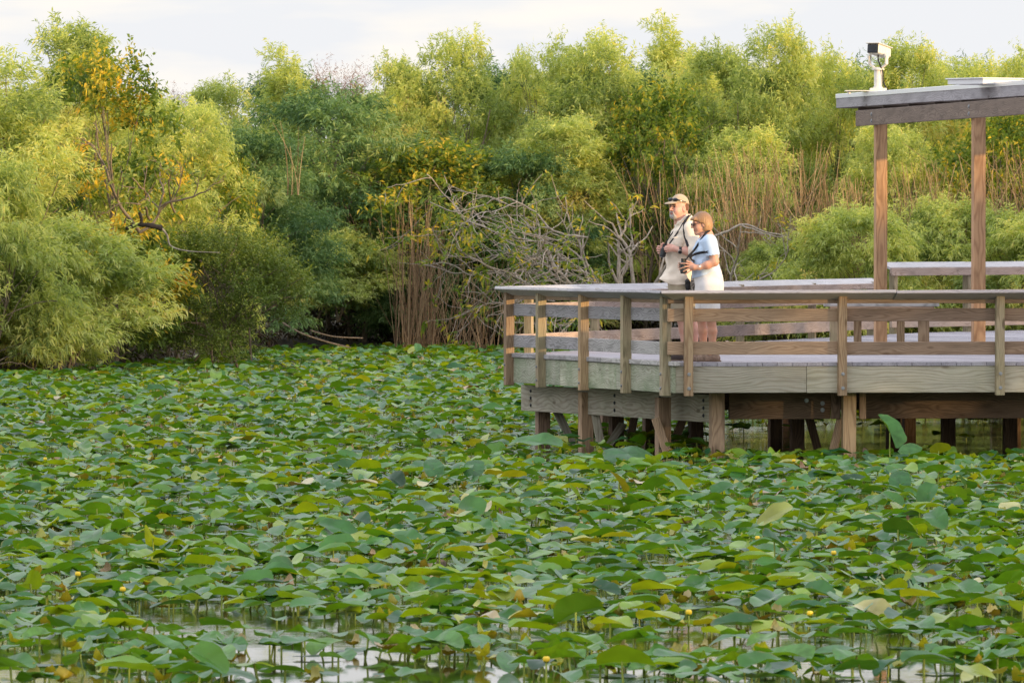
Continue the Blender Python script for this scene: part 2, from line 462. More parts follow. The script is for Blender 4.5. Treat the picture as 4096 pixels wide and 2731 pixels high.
# ---------------------------------------------------------------- railings
CT = R(22)
def meet(p, d, q, e):
    k = ((q.x - p.x) * e.y - (q.y - p.y) * e.x) / (d.x * e.y - d.y * e.x)
    return p + d * k
def cap(a, b, n, parent, mat, zo=1.769, over=.075, wd=.19, lens=None, th=.036, next_=None, prev=None):
    """drink rail tilted inward, outer edge high; next_/prev = (point, run, normal) of the cap it is mitred to"""
    d = b - a; Lt = d.length; d /= Lt
    wi = wd * math.cos(CT); dz = wd * math.sin(CT)
    o, i = a + n * over, a + n * (over - wi)
    def ends(s, nb):
        if nb is None: return o + d * s, i + d * s
        p, e, m = nb
        return meet(o, d, p + m * over, e), meet(i, d, p + m * (over - wi), e)
    cuts = [0.] + [l for l in (lens or []) if l < Lt] + [Lt]
    mloc = Matrix.Translation((o.x, o.y, zo)) @ Matrix.Rotation(math.atan2(d.y, d.x), 4, 'Z'); inv = mloc.inverted()
    for k in range(len(cuts) - 1):
        o0, i0 = ends(cuts[k] + .0015, prev if k == 0 else None)
        o1, i1 = ends(cuts[k + 1] - .0015, next_ if k == len(cuts) - 2 else None)
        jz = random.uniform(-.004, .004)
        bm = bmesh.new()
        up_ = Vector((-n.x * math.sin(CT), -n.y * math.sin(CT), math.cos(CT))) * th
        top = [v3(o0, zo + jz), v3(o1, zo - jz), v3(i1, zo - dz - jz), v3(i0, zo - dz + jz)]
        tv = [bm.verts.new(inv @ p) for p in top]; bv = [bm.verts.new(inv @ (p - up_)) for p in top]
        bm.faces.new(tv); bm.faces.new(bv[::-1])
        for j in range(4): bm.faces.new((tv[j], bv[j], bv[(j + 1) % 4], tv[(j + 1) % 4]))
        bmesh.ops.recalc_face_normals(bm, faces=bm.faces)
        bmesh.ops.bevel(bm, geom=bm.edges[:], offset=.005, segments=1, affect='EDGES')
        obj('cap_rail', mesh_bm('cap_rail', bm, mat), parent, mloc)

def post(p, d, n, parent, mat, zb=.665, zt=1.722, s=.089, heads=True, s2=None, rs=None):
    """square post outside the line; p = point on the outer line at the post's middle"""
    s2 = s2 or s
    c = p - n * s / 2
    q = board('post', v3(c, zb), v3(c, zt + random.uniform(-.004, .002)), s, s2, mat, parent, (d.x, d.y, 0), .004)
    if heads: bolts('bolt', [v3(p, .745), v3(p, .893)], v3(n, 0), M['bolt'], q if False else parent, .012)
    return q

def rails(a, b, n, parent, mt, mm, ml, off=.089, lens=None, z=((1.628, 1.70), (1.439, 1.574), (1.091, 1.228))):
    run('top_board', a, b, n, off, z[0][0], z[0][1], .036, mt, parent, lens)
    run('middle_rail', a, b, n, off, z[1][0], z[1][1], .036, mm, parent, lens)
    run('lower_rail', a, b, n, off, z[2][0], z[2][1], .036, ml, parent, lens)

fr = empty('railing', (3.4, 80.2, ZD), 'low brown timber railing along the front of the platform, before the two people', 'railing')
cap(C, FB, FN, fr, M['cap'], lens=[2.42, 4.3, 6.4], prev=(C, LD, LN))
rails(C + FD * .03, FB, FN, fr, M['rail'], M['rail'], M['rail'], lens=[1.80, 3.5, 5.2])
for u in (2755, 3373, 4010, 4640, 5280):
    X = (u - 2048) / 30800 * 80.2; tt = (X - C.x) / FD.x
    post(C + FD * tt, FD, FN, fr, M['post'] if u != 4010 else M['post_g'])

lr = empty('railing', (.7, 83, ZD), 'greenish grey railing section with closely spaced sunlit posts at the pointed end of the platform', 'railing')
cap(T + LD * .06, C, LN, lr, M['cap'], lens=[2.9, 6.], next_=(C, FD, FN))
rails(T - LD * .05, C + LD * .14, LN, lr, M['rail'], M['grey'], M['grey'], lens=[2.6, 4.4])
for u, mt in ((2014.6, 'post'), (2142, 'post_g'), (2312, 'post'), (2481, 'post_g'), (2638, 'post_g')):
    k = (u - 2048) / 30800
    tt = (k * C.y - C.x) / (LD.x - k * LD.y)
    post(C + LD * tt - LD * .045, LD, LN, lr, M[mt], s=.098)

rr = empty('railing', (2.5, 94, ZD), 'pinkish far railing behind the two people, its pale cap slanting away', 'railing')
cap(T + RD * .0, E, RN, rr, M['cap'], lens=[3.1, 6.4, 9.6, 13.])
rails(T + RD * .1, E, RN, rr, M['rail_pink'], M['rail_pink'], M['rail_pink'], lens=[3.2, 6.9, 10.4, 14.])
for u in (2100, 2365, 2655, 2946, 3235, 3470):
    k = (u - 2048) / 30800
    tt = (k * T.y - T.x) / (RD.x - k * RD.y)
    post(T + RD * tt, RD, RN, rr, M['post_g'], heads=False)

br = empty('railing', (6.4, 106.5, ZD), 'taller straight back railing seen between and behind the two shelter posts', 'railing')
H1 = Vector((5.02, 103.9)); H2 = Vector((9.4, 110.9)); HD = (H2 - H1).normalized(); HN = Vector((-HD.y, HD.x))
cap(H1, H2, HN, br, M['cap'], zo=1.975, lens=[2.4, 4.9])
rails(H1, H2, HN, br, M['rail_pink'], M['rail_pink'], M['rail_pink'], lens=[2.5, 5.], z=((1.79, 1.895), (1.46, 1.59), (1.09, 1.22)))
for u in (3562, 3856, 4230):
    k = (u - 2048) / 30800
    tt = (k * H1.y - H1.x) / (HD.x - k * HD.y)
    post(H1 + HD * tt, HD, HN, br, M['post_g'], zt=1.91, heads=False)

# ---------------------------------------------------------------- bench
bn_ = empty('bench', (4.36, 91, ZD), 'low grey plank bench on the deck in front of the first shelter post', 'bench')
bm = bmesh.new()
for k in range(3): add_box(bm, 1.36, .132, .036, Matrix.Translation((0, (k - 1) * .14, 0)), .004)
bmw = Matrix.Translation((4.365, 91, 1.515)) @ Matrix.Rotation(R(-1.5), 4, 'Z')
obj('seat', mesh_bm('seat', bm, M['grey']), bn_, bmw)
board('apron', (3.75, 90.80, 1.467), (4.98, 90.80, 1.467), .03, .06, M['rail'], bn_)
for x, dy, sw, mt in ((3.80, -.1, .10, 'post_g'), (4.09, .12, .09, 'post'), (4.60, .12, .09, 'post'), (4.86, -.1, .13, 'post')):
    board('leg', (x, 91 + dy, ZD), (x, 91 + dy, 1.497), .09, sw, M[mt], bn_, (1, 0, 0))

# ---------------------------------------------------------------- shelter
sh = empty('picnic_shelter', (4.9, 90.5, ZD), 'open flat roofed timber shelter on tall square posts at the end of the platform', 'shelter')
SD = Vector((.857, -5.6)).normalized(); SN = Vector((-SD.y, SD.x)); SN = SN if SN.x < 0 else -SN
def spost(p, mat='shelter', s=.14):
    return board('post', v3(p, ZD), v3(p, 3.86), s, s, M[mat], sh, (SD.x, SD.y, 0), .005)
P1 = Vector((4.465, 93.3)); P2 = Vector((5.315, 87.75))
for p in (P1, P2, P1 - SN * 3.6, P2 - SN * 3.6): spost(p)
def beamline(base):
    a = base - SD * 1.0; b = base + SD * 10.4
    return a, b
a, b = beamline(P1 + SN * (.07 + .02))
board('beam', v3(a, 3.763), v3(b, 3.763), .04, .19, M['shelter_beam'], sh)
a2, b2 = beamline(P1 - SN * 3.5)
board('beam', v3(a2, 3.763), v3(b2, 3.763), .04, .19, M['shelter_beam'], sh)
for base in (P1, P2):
    p = base + SN * (.07 + .04)
    bolts('bolt', [v3(p, 3.72), v3(p, 3.80)], v3(SN, 0), M['bolt'], sh, .018)
RA = Vector((4.06, 96.5)); RDIR = Vector((.1985, -.98)).normalized(); RNn = Vector((RDIR.y, -RDIR.x)); RNn = RNn if RNn.x < 0 else -RNn
RB = RA + RDIR * 13.0; RW = 4.5
ZR = 3.925
mid = (RA + RB) / 2 - RNn * RW / 2
mrf = Matrix.Translation((mid.x, mid.y, 0)) @ Matrix.Rotation(math.atan2(RDIR.y, RDIR.x), 4, 'Z')
bm = bmesh.new(); add_box(bm, 12.9, RW - .1, .03, Matrix.Translation((0, 0, ZR + .02)))
obj('soffit', mesh_bm('soffit', bm, M['soffit']), sh, mrf)
bm = bmesh.new(); add_box(bm, 12.94, RW - .06, .10, Matrix.Translation((0, 0, ZR + .105)))
obj('roof_deck', mesh_bm('roof_deck', bm, M['roof']), sh, mrf)
for p0, p1, n in ((RA, RB, RNn), (RA - RNn * RW, RB - RNn * RW, -RNn)):
    run('fascia', p0, p1, n, 0, ZR, ZR + .128, .03, M['fasciag'], sh, [5.3, 9.])
    run('flashing', p0, p1, n, -.008, ZR + .122, ZR + .178, .012, M['flash'], sh, [3.1, 6.55, 10.], .003)
for q in (RA, RB):
    sgn = -1 if q is RA else 1
    run('fascia', q - RNn * .035, q - RNn * (RW - .035), RDIR * sgn, 0, ZR, ZR + .126, .03, M['fasciag'], sh, [3.])
    run('flashing', q - RNn * .015, q - RNn * (RW - .015), RDIR * sgn, -.008, ZR + .122, ZR + .176, .012, M['flash'], sh)
# rafters under the roof
for k in range(10):
    p = RA + RDIR * (.9 + k * 1.25) - RNn * .06
    board('rafter', v3(p, ZR - .035), v3(p - RNn * (RW - .2), ZR - .035), .038, .07, M['soffit'], sh)

# box-shaped hatch on the roof
hb = empty('roof_hatch', (5.5, 89.2, ZR + .155), 'flat white metal box lying on the shelter roof', 'roof hatch')
bm = bmesh.new(); add_box(bm, .62, .60, .060, None, .004)
hm = Matrix.Translation((5.48, 89.3, ZR + .155 + .031)) @ Matrix.Rotation(R(-52), 4, 'Z')
obj('hatch_box', mesh_bm('hatch_box', bm, M['white']), hb, hm)
bm = bmesh.new(); add_box(bm, .66, .64, .014, None, .003)
obj('hatch_lid', mesh_bm('hatch_lid', bm, M['white']), hb, Matrix.Translation((0, 0, .0372)) @ hm)

# ---------------------------------------------------------------- camera on the roof
cx, cy, cz = 4.515, 95.0, ZR + .155
cc = empty('surveillance_camera', (cx, cy, cz), 'white weatherproof camera with dark window on a short pole on the shelter roof', 'camera')
bm = bmesh.new(); add_box(bm, .50, .28, .012, Matrix.Translation((cx - .16, cy, cz + .034)), .002); add_box(bm, .20, .24, .028, Matrix.Translation((cx, cy, cz + .054)), .003)
add_cyl(bm, (cx - .36, cy - .05, cz), (cx - .36, cy - .05, cz + .03), .02, seg=8); add_cyl(bm, (cx + .05, cy - .05, cz), (cx + .05, cy - .05, cz + .03), .02, seg=8)
obj('base_plate', mesh_bm('base_plate', bm, M['enamel']), cc)
bm = bmesh.new(); add_cyl(bm, (cx, cy, cz + .066), (cx, cy, cz + .303), .050, seg=24)
add_cyl(bm, (cx, cy, cz + .293), (cx, cy, cz + .309), .078, seg=24); add_cyl(bm, (cx, cy, cz + .066), (cx, cy, cz + .085), .062, seg=24)
obj('pole', mesh_bm('pole', bm, M['enamel'], False), cc)
hr = Matrix.Translation((cx, cy, cz)) @ Matrix.Rotation(R(-25), 4, 'Z')     # local -Y looks out
bm = bmesh.new()
for s in (-1, 1):
    add_box(bm, .02, .070, .115, hr @ Matrix.Translation((s * .112, 0, .418)), .004)
    add_cyl(bm, hr @ Vector((s * .04, 0, .312)), hr @ Vector((s * .112, 0, .366)), .016, seg=8)
    add_cyl(bm, hr @ Vector((s * .102, 0, .462)), hr @ Vector((s * .126, 0, .462)), .040, seg=16)
add_box(bm, .10, .10, .02, hr @ Matrix.Translation((0, 0, .317)), .004)
obj('yoke', mesh_bm('yoke', bm, M['enamel']), cc)
hh = hr @ Matrix.Translation((0, .03, .530)) @ Matrix.Rotation(R(-7), 4, 'X')
bm = bmesh.new(); add_box(bm, .158, .40, .118, hh, .014)
for k in range(7): add_box(bm, .171, .014, .094, hh @ Matrix.Translation((0, -.13 + k * .05, -.006)), .003)
add_box(bm, .182, .46, .010, hh @ Matrix.Translation((0, 0, .066)), .004)
hsg = obj('housing', mesh_bm('housing', bm, M['enamel']), cc)
bm = bmesh.new(); add_box(bm, .142, .012, .106, hh @ Matrix.Translation((0, -.202, -.002)), .004)
obj('window_frame', mesh_bm('window_frame', bm, M['black']), hsg)
bm = bmesh.new(); add_box(bm, .118, .008, .092, hh @ Matrix.Translation((0, -.2095, -.002)), .003)
obj('window', mesh_bm('window', bm, M['lens']), hsg)
bm = bmesh.new(); add_cyl(bm, hh @ Vector((.01, -.212, 0)), hh @ Vector((.01, -.217, 0)), .032, seg=20)
obj('lens', mesh_bm('lens', bm, M['black']), hsg)
def cable(pts, r, n=24):
    P = np.array(pts, float); t_ = np.linspace(0, 1, len(P)); tt = np.linspace(0, 1, n)
    # Catmull-Rom through the points
    out = []
    for u in tt:
        s = u * (len(P) - 1); i = min(int(s), len(P) - 2); f = s - i
        p0, p1, p2, p3 = P[max(i - 1, 0)], P[i], P[i + 1], P[min(i + 2, len(P) - 1)]
        out.append(.5 * (2 * p1 + (p2 - p0) * f + (2 * p0 - 5 * p1 + 4 * p2 - p3) * f * f + (3 * p1 - p0 - 3 * p2 + p3) * f ** 3))
    return np.array(out), np.full(n, r)
V_, Q_ = tubes([cable([(cx + .0, cy - .02, cz + .48), (cx + .0, cy - .045, cz + .41), (cx + .03, cy - .06, cz + .33), (cx + .056, cy - .05, cz + .26), (cx + .062, cy - .04, cz + .16), (cx + .11, cy - .05, cz + .05), (cx + .19, cy - .06, cz + .012)], .010)], 6)
obj('cable', mesh_np('cable', V_, Q_, M['black']), cc)
# ---------------------------------------------------------------- distance-field modelling for bodies and cloth
class Field:
    def __init__(s, lo, hi, h):
        s.lo = np.array(lo, float); s.h = h
        s.n = np.ceil((np.array(hi) - s.lo) / h).astype(int) + 1
        s.F = np.full(s.n, 1.0, np.float32)
        s.ax = [s.lo[i] + np.arange(s.n[i]) * h for i in range(3)]
    def box(s, lo, hi, pad):
        a = np.clip(np.floor((np.array(lo) - pad - s.lo) / s.h).astype(int), 0, s.n)
        b = np.clip(np.ceil((np.array(hi) + pad - s.lo) / s.h).astype(int) + 1, 0, s.n)
        sl = tuple(slice(a[i], b[i]) for i in range(3))
        return sl, np.meshgrid(*[s.ax[i][sl[i]] for i in range(3)], indexing='ij', sparse=True)
    def merge(s, sl, d, k, sub=False):
        f = s.F[sl]
        if sub: f, d = -f, d
        if k > 0:
            hh = np.clip(.5 + .5 * (d - f) / k, 0, 1)
            r = d * (1 - hh) + f * hh - k * hh * (1 - hh)
        else: r = np.minimum(f, d)
        s.F[sl] = -r if sub else r
    def cap(s, a, b, ra, rb=None, k=.02, sub=False, sq=None):
        rb = ra if rb is None else rb
        a = np.array(a, float); b = np.array(b, float); m = max(ra, rb)
        sl, (X, Y, Z) = s.box(np.minimum(a, b) - m, np.maximum(a, b) + m, k + 3 * s.h)
        if 0 in s.F[sl].shape: return s
        d = b - a; L2 = max(d @ d, 1e-9)
        t = np.clip(((X - a[0]) * d[0] + (Y - a[1]) * d[1] + (Z - a[2]) * d[2]) / L2, 0, 1)
        D = np.sqrt((X - a[0] - t * d[0]) ** 2 + (Y - a[1] - t * d[1]) ** 2 + (Z - a[2] - t * d[2]) ** 2) - (ra + (rb - ra) * t)
        s.merge(sl, D, k, sub); return s
    def chain(s, pts, k=.02):
        for (a, ra), (b, rb) in zip(pts[:-1], pts[1:]): s.cap(a, b, ra, rb, k)
        return s
    def ell(s, c, r, rot=None, k=.02, sub=False, cut=None):
        """ellipsoid; rot = 3x3 with the local axes as columns; cut = (point, normal): keep the side the normal points away from"""
        c = np.array(c, float); r = np.array(r, float); m = r.max()
        sl, (X, Y, Z) = s.box(c - m, c + m, k + 3 * s.h)
        if 0 in s.F[sl].shape: return s
        x, y, z = X - c[0], Y - c[1], Z - c[2]
        if rot is not None:
            q = np.array(rot); x, y, z = (q[0, i] * x + q[1, i] * y + q[2, i] * z for i in range(3))
        q0 = np.sqrt((x / r[0]) ** 2 + (y / r[1]) ** 2 + (z / r[2]) ** 2)
        q1 = np.sqrt((x / r[0] ** 2) ** 2 + (y / r[1] ** 2) ** 2 + (z / r[2] ** 2) ** 2) + 1e-6
        D = q0 * (q0 - 1) / q1
        if cut is not None:
            for p, n in cut:
                D = np.maximum(D, (X - p[0]) * n[0] + (Y - p[1]) * n[1] + (Z - p[2]) * n[2])
        s.merge(sl, D, k, sub); return s
    def loft(s, rows, k=.02, sub=False, grow=0.0, wr=0.0, seed=0):
        """rows: (z, x front, x back, y near, y far) from the bottom up, oval sections; wr = cloth folds"""
        A = np.array(rows, float); A = A[np.argsort(A[:, 0])]
        lo = (A[:, 1].min() - .05, A[:, 3].min() - .05, A[0, 0]); hi = (A[:, 2].max() + .05, A[:, 4].max() + .05, A[-1, 0])
        sl, (X, Y, Z) = s.box(lo, hi, k + 3 * s.h)
        f = [np.interp(Z, A[:, 0], A[:, i]) for i in range(1, 5)]
        cx, rx = (f[0] + f[1]) / 2, (f[1] - f[0]) / 2 + grow; cy, ry = (f[2] + f[3]) / 2, (f[3] - f[2]) / 2 + grow
        x, y = (X - cx) / rx, (Y - cy) / ry
        q = (np.abs(x) ** 2.3 + np.abs(y) ** 2.3) ** (1 / 2.3)
        D = (q - 1) * np.minimum(rx, ry)
        if wr:
            D = D + wr * (np.sin(X * 34 + Z * 22 + seed) * np.sin(Y * 17 + Z * 31 + 2 * seed) + .7 * np.sin(Z * 47 - X * 21 + Y * 29 + seed))
        D = np.maximum(D, np.maximum(A[0, 0] - Z, Z - A[-1, 0]))
        s.merge(sl, D, k, sub); return s
    def plane(s, p, n):
        """cut away what lies on the side of the normal"""
        X, Y, Z = np.meshgrid(*s.ax, indexing='ij', sparse=True)
        s.F = np.maximum(s.F, ((X - p[0]) * n[0] + (Y - p[1]) * n[1] + (Z - p[2]) * n[2]).astype(np.float32)); return s
    def near(s, x, z, extra=0.):
        """y of the surface nearest the viewer's side at (x, z)"""
        i = int(np.clip(round((x - s.lo[0]) / s.h), 0, s.n[0] - 1)); kz = int(np.clip(round((z - s.lo[2]) / s.h), 0, s.n[2] - 1))
        w = np.where(s.F[i, :, kz] < 0)[0]
        return (s.ax[1][w[0]] if len(w) else 0.0) - extra
    def mesh(s, name, mats, zone=None, smooth=2):
        F = s.F; F = np.pad(F, 1, constant_values=1.0); sg = F < 0
        nx, ny, nz = (d - 1 for d in F.shape)
        C8 = {(i, j, k): (slice(i, nx + i), slice(j, ny + j), slice(k, nz + k)) for i in (0, 1) for j in (0, 1) for k in (0, 1)}
        cnt = sum(sg[v].astype(np.int8) for v in C8.values()); act = (cnt > 0) & (cnt < 8)
        idx = np.argwhere(act); ii = tuple(idx.T)
        P = np.zeros((len(idx), 3)); N = np.zeros(len(idx))
        for a in C8:
            for ax in range(3):
                if a[ax]: continue
                b = list(a); b[ax] = 1; b = tuple(b)
                fa = F[C8[a]][ii]; fb = F[C8[b]][ii]; ch = (fa < 0) != (fb < 0)
                t = np.where(ch, fa / np.where(ch, fa - fb, 1), 0)
                pt = np.array(a, float)[None].repeat(len(idx), 0); pt[:, ax] = t
                P += np.where(ch[:, None], pt, 0); N += ch
        V = (idx + P / N[:, None] - 1) * s.h + s.lo
        ID = np.full(act.shape, -1, np.int64); ID[ii] = np.arange(len(idx))
        Q = []
        for ax in range(3):
            o = [(1, 2), (2, 0), (0, 1)][ax]
            s0 = [slice(None)] * 3; s1 = [slice(None)] * 3
            s0[ax] = slice(0, -1); s1[ax] = slice(1, None)
            ch = np.argwhere(sg[tuple(s0)] != sg[tuple(s1)])
            ch = ch[(ch[:, o[0]] > 0) & (ch[:, o[1]] > 0) & (ch[:, o[0]] < act.shape[o[0]]) & (ch[:, o[1]] < act.shape[o[1]])]
            ins = sg[tuple(ch.T)]
            def g(d0, d1):
                c = ch.copy(); c[:, o[0]] -= d0; c[:, o[1]] -= d1; return ID[tuple(c.T)]
            q = np.stack([g(1, 1), g(0, 1), g(0, 0), g(1, 0)], 1)
            q[~ins] = q[~ins][:, ::-1]
            Q.append(q[(q >= 0).all(1)])
        Q = np.concatenate(Q)
        for _ in range(smooth):            # light Laplacian pass
            S = np.zeros_like(V); W = np.zeros(len(V))
            for a, b in ((0, 1), (1, 2), (2, 3), (3, 0)):
                np.add.at(S, Q[:, a], V[Q[:, b]]); np.add.at(S, Q[:, b], V[Q[:, a]])
                np.add.at(W, Q[:, a], 1); np.add.at(W, Q[:, b], 1)
            V = V * .5 + .5 * S / np.maximum(W, 1)[:, None]
        mi = zone(V[Q].mean(1)) if zone else None
        return mesh_np(name, V, Q, mats, True, None, mi)

def fabric(name, col, var=.08, bump=.25, scale=55.):
    t = NT(name); c = t.n('TexCoord').outputs['Object']
    n1 = t.noise(c, 9., 4.).outputs[0]; n2 = t.noise(c, scale, 3.).outputs[0]
    colr = t.mix(1., col, t.ramp(n1, [(.3, 1 - var * 1.6), (.7, 1 + var)]), 'MULTIPLY')
    b = t.bsdf(Base__Color=colr, Roughness=.9); b.inputs['Specular IOR Level'].default_value = .15
    b.inputs['Sheen Weight'].default_value = .15
    t.i(b, 'Normal', t.bump(t.math('MULTIPLY_ADD', n1, 3., n2), bump, .008)); return t.m
def skinmat(name, col, blush):
    t = NT(name); c = t.n('TexCoord').outputs['Object']
    n1 = t.noise(c, 14., 4.).outputs[0]
    colr = t.mix(t.ramp(n1, [(.35, 0.), (.7, 1.)]), col, blush)
    b = t.bsdf(Base__Color=colr, Roughness=.5); b.inputs['Specular IOR Level'].default_value = .35
    b.inputs['Subsurface Weight'].default_value = .12; b.inputs['Subsurface Radius'].default_value = (.012, .005, .003); b.inputs['Subsurface Scale'].default_value = 1.
    return t.m
M['skin_m'] = skinmat('skin ruddy', (.66, .40, .31), (.68, .34, .26)); M['skin_w'] = skinmat('skin tanned', (.62, .36, .25), (.63, .31, .21))
M['lip'] = plain('lips', (.42, .15, .12), .5); M['shirt_m'] = fabric('cream shirt cotton', (.84, .735, .60), .05)
M['short_m'] = fabric('khaki shorts', (.40, .34, .24)); M['shirt_w'] = fabric('pale blue knit', (.56, .69, .86), .04, .12)
M['short_w'] = fabric('off white shorts', (.78, .76, .74), .05); M['capc'] = fabric('tan cap cotton', (.50, .385, .26), .06)
M['beard'] = fabric('grey white beard', (.46, .42, .38), .2, .5, 90.); M['hair_m'] = fabric('reddish brown hair', (.20, .09, .05), .2)
M['strap'] = plain('black webbing', (.010, .010, .014), .8); M['eye'] = plain('eye', (.03, .022, .02), .2)
M['armour'] = plain('binocular armour', (.02, .024, .026), .55, 0., .2); M['steel'] = plain('steel', (.55, .53, .5), .3, .9)
M['shoe_m'] = plain('dark brown shoe', (.05, .035, .03), .7); M['shoe_w'] = plain('tan canvas shoe', (.30, .21, .15), .8, 0., .3, 40.)
M['sole'] = plain('shoe sole', (.16, .11, .08), .8); M['gold'] = plain('gold', (.8, .55, .2), .3, 1.)
M['dial'] = plain('watch dial', (.7, .7, .68), .3)
def hairmat():
    t = NT('brown bob with painted sunlight'); c = t.n('TexCoord').outputs['Object']
    m = t.n('Mapping', None, Vector=c, Scale=(140, 140, 9)); n1 = t.noise(m.outputs[0], 1., 4.).outputs[0]
    z = t.n('SeparateXYZ', None, Vector=c).outputs[2]
    up = t.n('MapRange', None, Value=z, _1=1.40, _2=1.58).outputs[0]
    lowc = t.mix(n1, (.30, .145, .065), (.64, .38, .18)); hic = t.mix(n1, (.13, .065, .035), (.32, .18, .09))  # sunlight painted in: lower hair golden, crown left dark
    b = t.bsdf(Base__Color=t.mix(up, lowc, hic), Roughness=.45); t.i(b, 'Normal', t.bump(n1, .5, .006)); return t.m
M['hair_w'] = hairmat()
def camomat():
    t = NT('camouflage cover'); c = t.n('TexCoord').outputs['Object']
    n1 = t.noise(c, 45., 3., .6).outputs[0]
    t.bsdf(Base__Color=t.ramp(n1, [(.4, (.07, .06, .05)), (.47, (.26, .22, .18)), (.6, (.42, .38, .33))], 'CONSTANT'), Roughness=.9); return t.m
M['camo'] = camomat()

def headframe(c, yaw, pitch=0., roll=0.):
    """3x3 with columns forward, left, up and a point function; yaw turns from -x towards the viewer (-y)"""
    f = np.array([-math.cos(R(yaw)) * math.cos(R(pitch)), -math.sin(R(yaw)) * math.cos(R(pitch)), math.sin(R(pitch))])
    l = nrm(np.cross((0, 0, 1.), f)); u = np.cross(f, l)
    Q = np.stack([f, l, u], 1); c = np.array(c, float)
    return Q, (lambda a, b, d: c + Q @ np.array([a, b, d], float))

def head(F, Q, H, s=1., heavy=0.):
    e = lambda p, r, k=.02, sub=False: F.ell(H(*[q * s for q in p]), [q * s for q in r], Q, k, sub)
    e((-.018, 0, .030), (.098, .076, .096)); e((.028, 0, -.040), (.064, .060 + heavy * .6, .078))
    e((.066, 0, -.100), (.024, .026, .020), .03); e((.048, .036, -.030), (.034, .026, .032)); e((.048, -.036, -.030), (.034, .026, .032))
    e((.074, 0, .030), (.020, .052, .013), .015)
    for sgn in (1, -1):
        e((.094, sgn * .031, .010), (.014, .017, .010), .008, True)
        e((-.012, sgn * .079, -.008), (.019, .010, .031), .006)
        e((-.004, sgn * .086, -.006), (.008, .006, .014), .006, True)
    F.cap(H(.088 * s, 0, .016 * s), H(.113 * s, 0, -.022 * s), .008 * s, .0115 * s, .010)
    e((.100, .012, -.026), (.010, .009, .008), .006); e((.100, -.012, -.026), (.010, .009, .008), .006)
    e((.086, 0, -.055), (.011, .026, .0065), .006); e((.084, 0, -.069), (.011, .022, .007), .006)
    e((.099, 0, -.0625), (.012, .020, .0022), .003, True)
    F.cap(H(-.035 * s, 0, -.04 * s), H(-.055 * s, 0, -.15 * s), .058 * s + heavy, .062 * s + heavy, .03)

def part(name, F, mat, parent, off, label=None, zone=None, smooth=2):
    o = obj(name, F.mesh(name, mat, zone, smooth), parent, Matrix.Translation(off))
    if label: o['label'] = label
    return o
def strap(name, pts, r, mat, parent, off, flat=.35, n=26):
    """webbing: a flattened tube through the points"""
    P, rr_ = cable(pts, r, n)
    V, Q = tubes([(P, rr_)], 8)
    C_ = np.repeat(P, 8, 0); V = C_ + (V - C_) * np.array([1, flat, 1])
    return obj(name, mesh_np(name, V, Q, mat), parent, Matrix.Translation(off))

def hand(F, wrist, palm, knuck, fingers, thumb, r=.0092):
    """wrist, palm centre, four knuckles, finger paths (lists of points), thumb path"""
    F.cap(wrist, palm, .026, .031, .02)
    for kn in knuck: F.cap(palm, kn, .020, .0125, .014)
    for i, (kn, fp) in enumerate(zip(knuck, fingers)):
        rr_ = r * (1, 1.03, .97, .86)[i]; pts = [kn] + fp
        for j in range(len(pts) - 1): F.cap(pts[j], pts[j + 1], rr_ * (1.12 - .12 * j), rr_ * (1. - .12 * j), .004)
    for j in range(len(thumb) - 1): F.cap(thumb[j], thumb[j + 1], (.016, .0125, .0105)[min(j, 2)], (.0125, .0105, .009)[min(j, 2)], .008)

# ---------------------------------------------------------------- the man (faces -x, his left side towards the viewer)
mo = Vector((1.725, 81.25, ZD))
man = empty('person', mo, 'man in cream shirt and tan cap, holding binoculars at his chest', 'person')
QM, HM = headframe((.030, -.03, 1.612), 40, 2)
hB = .0055
F = Field((-.26, -.34, -.01), (.36, .30, 1.76), hB)
head(F, QM, HM, 1.02, .012)
nb = HM(-.055, 0, -.15)
F.cap(nb, (.115, -.01, 1.38), .072, .085, .04)
F.loft([(.78, -.06, .17, -.17, .15), (.95, -.085, .19, -.165, .15), (1.15, -.085, .19, -.17, .16), (1.33, -.055, .19, -.18, .17), (1.42, .02, .175, -.14, .13), (1.46, .06, .15, -.08, .07)], .03)
shn, elb, wri = (.155, -.185, 1.395), (.205, -.235, 1.160), (.035, -.262, 1.168)
F.chain([(shn, .065), (elb, .047), ((.12, -.25, 1.160), .045), (wri, .030)], .02)
hand(F, wri, (-.022, -.258, 1.182), [(-.062, -.250, 1.214), (-.068, -.255, 1.196), (-.066, -.256, 1.177), (-.058, -.254, 1.160)],
     [[(-.096, -.238, 1.208), (-.112, -.212, 1.206)], [(-.104, -.240, 1.192), (-.122, -.214, 1.190)], [(-.102, -.240, 1.172), (-.122, -.214, 1.171)], [(-.090, -.240, 1.152), (-.112, -.218, 1.152)]],
     [(.0, -.245, 1.195), (-.045, -.218, 1.222), (-.085, -.200, 1.226)])
F.chain([((.13, .185, 1.395), .065), ((.09, .215, 1.16), .047), ((-.06, .03, 1.165), .036), ((-.115, -.055, 1.168), .030)], .02)
hand(F, (-.115, -.055, 1.168), (-.155, -.088, 1.172), [(-.178, -.100, 1.205), (-.183, -.105, 1.184), (-.181, -.106, 1.163), (-.173, -.104, 1.143)],
     [[(-.190, -.140, 1.206), (-.166, -.172, 1.205)], [(-.197, -.144, 1.184), (-.170, -.180, 1.182)], [(-.196, -.144, 1.161), (-.168, -.180, 1.158)], [(-.187, -.138, 1.138), (-.163, -.170, 1.134)]],
     [(-.14, -.08, 1.19), (-.145, -.095, 1.225), (-.13, -.105, 1.240)])
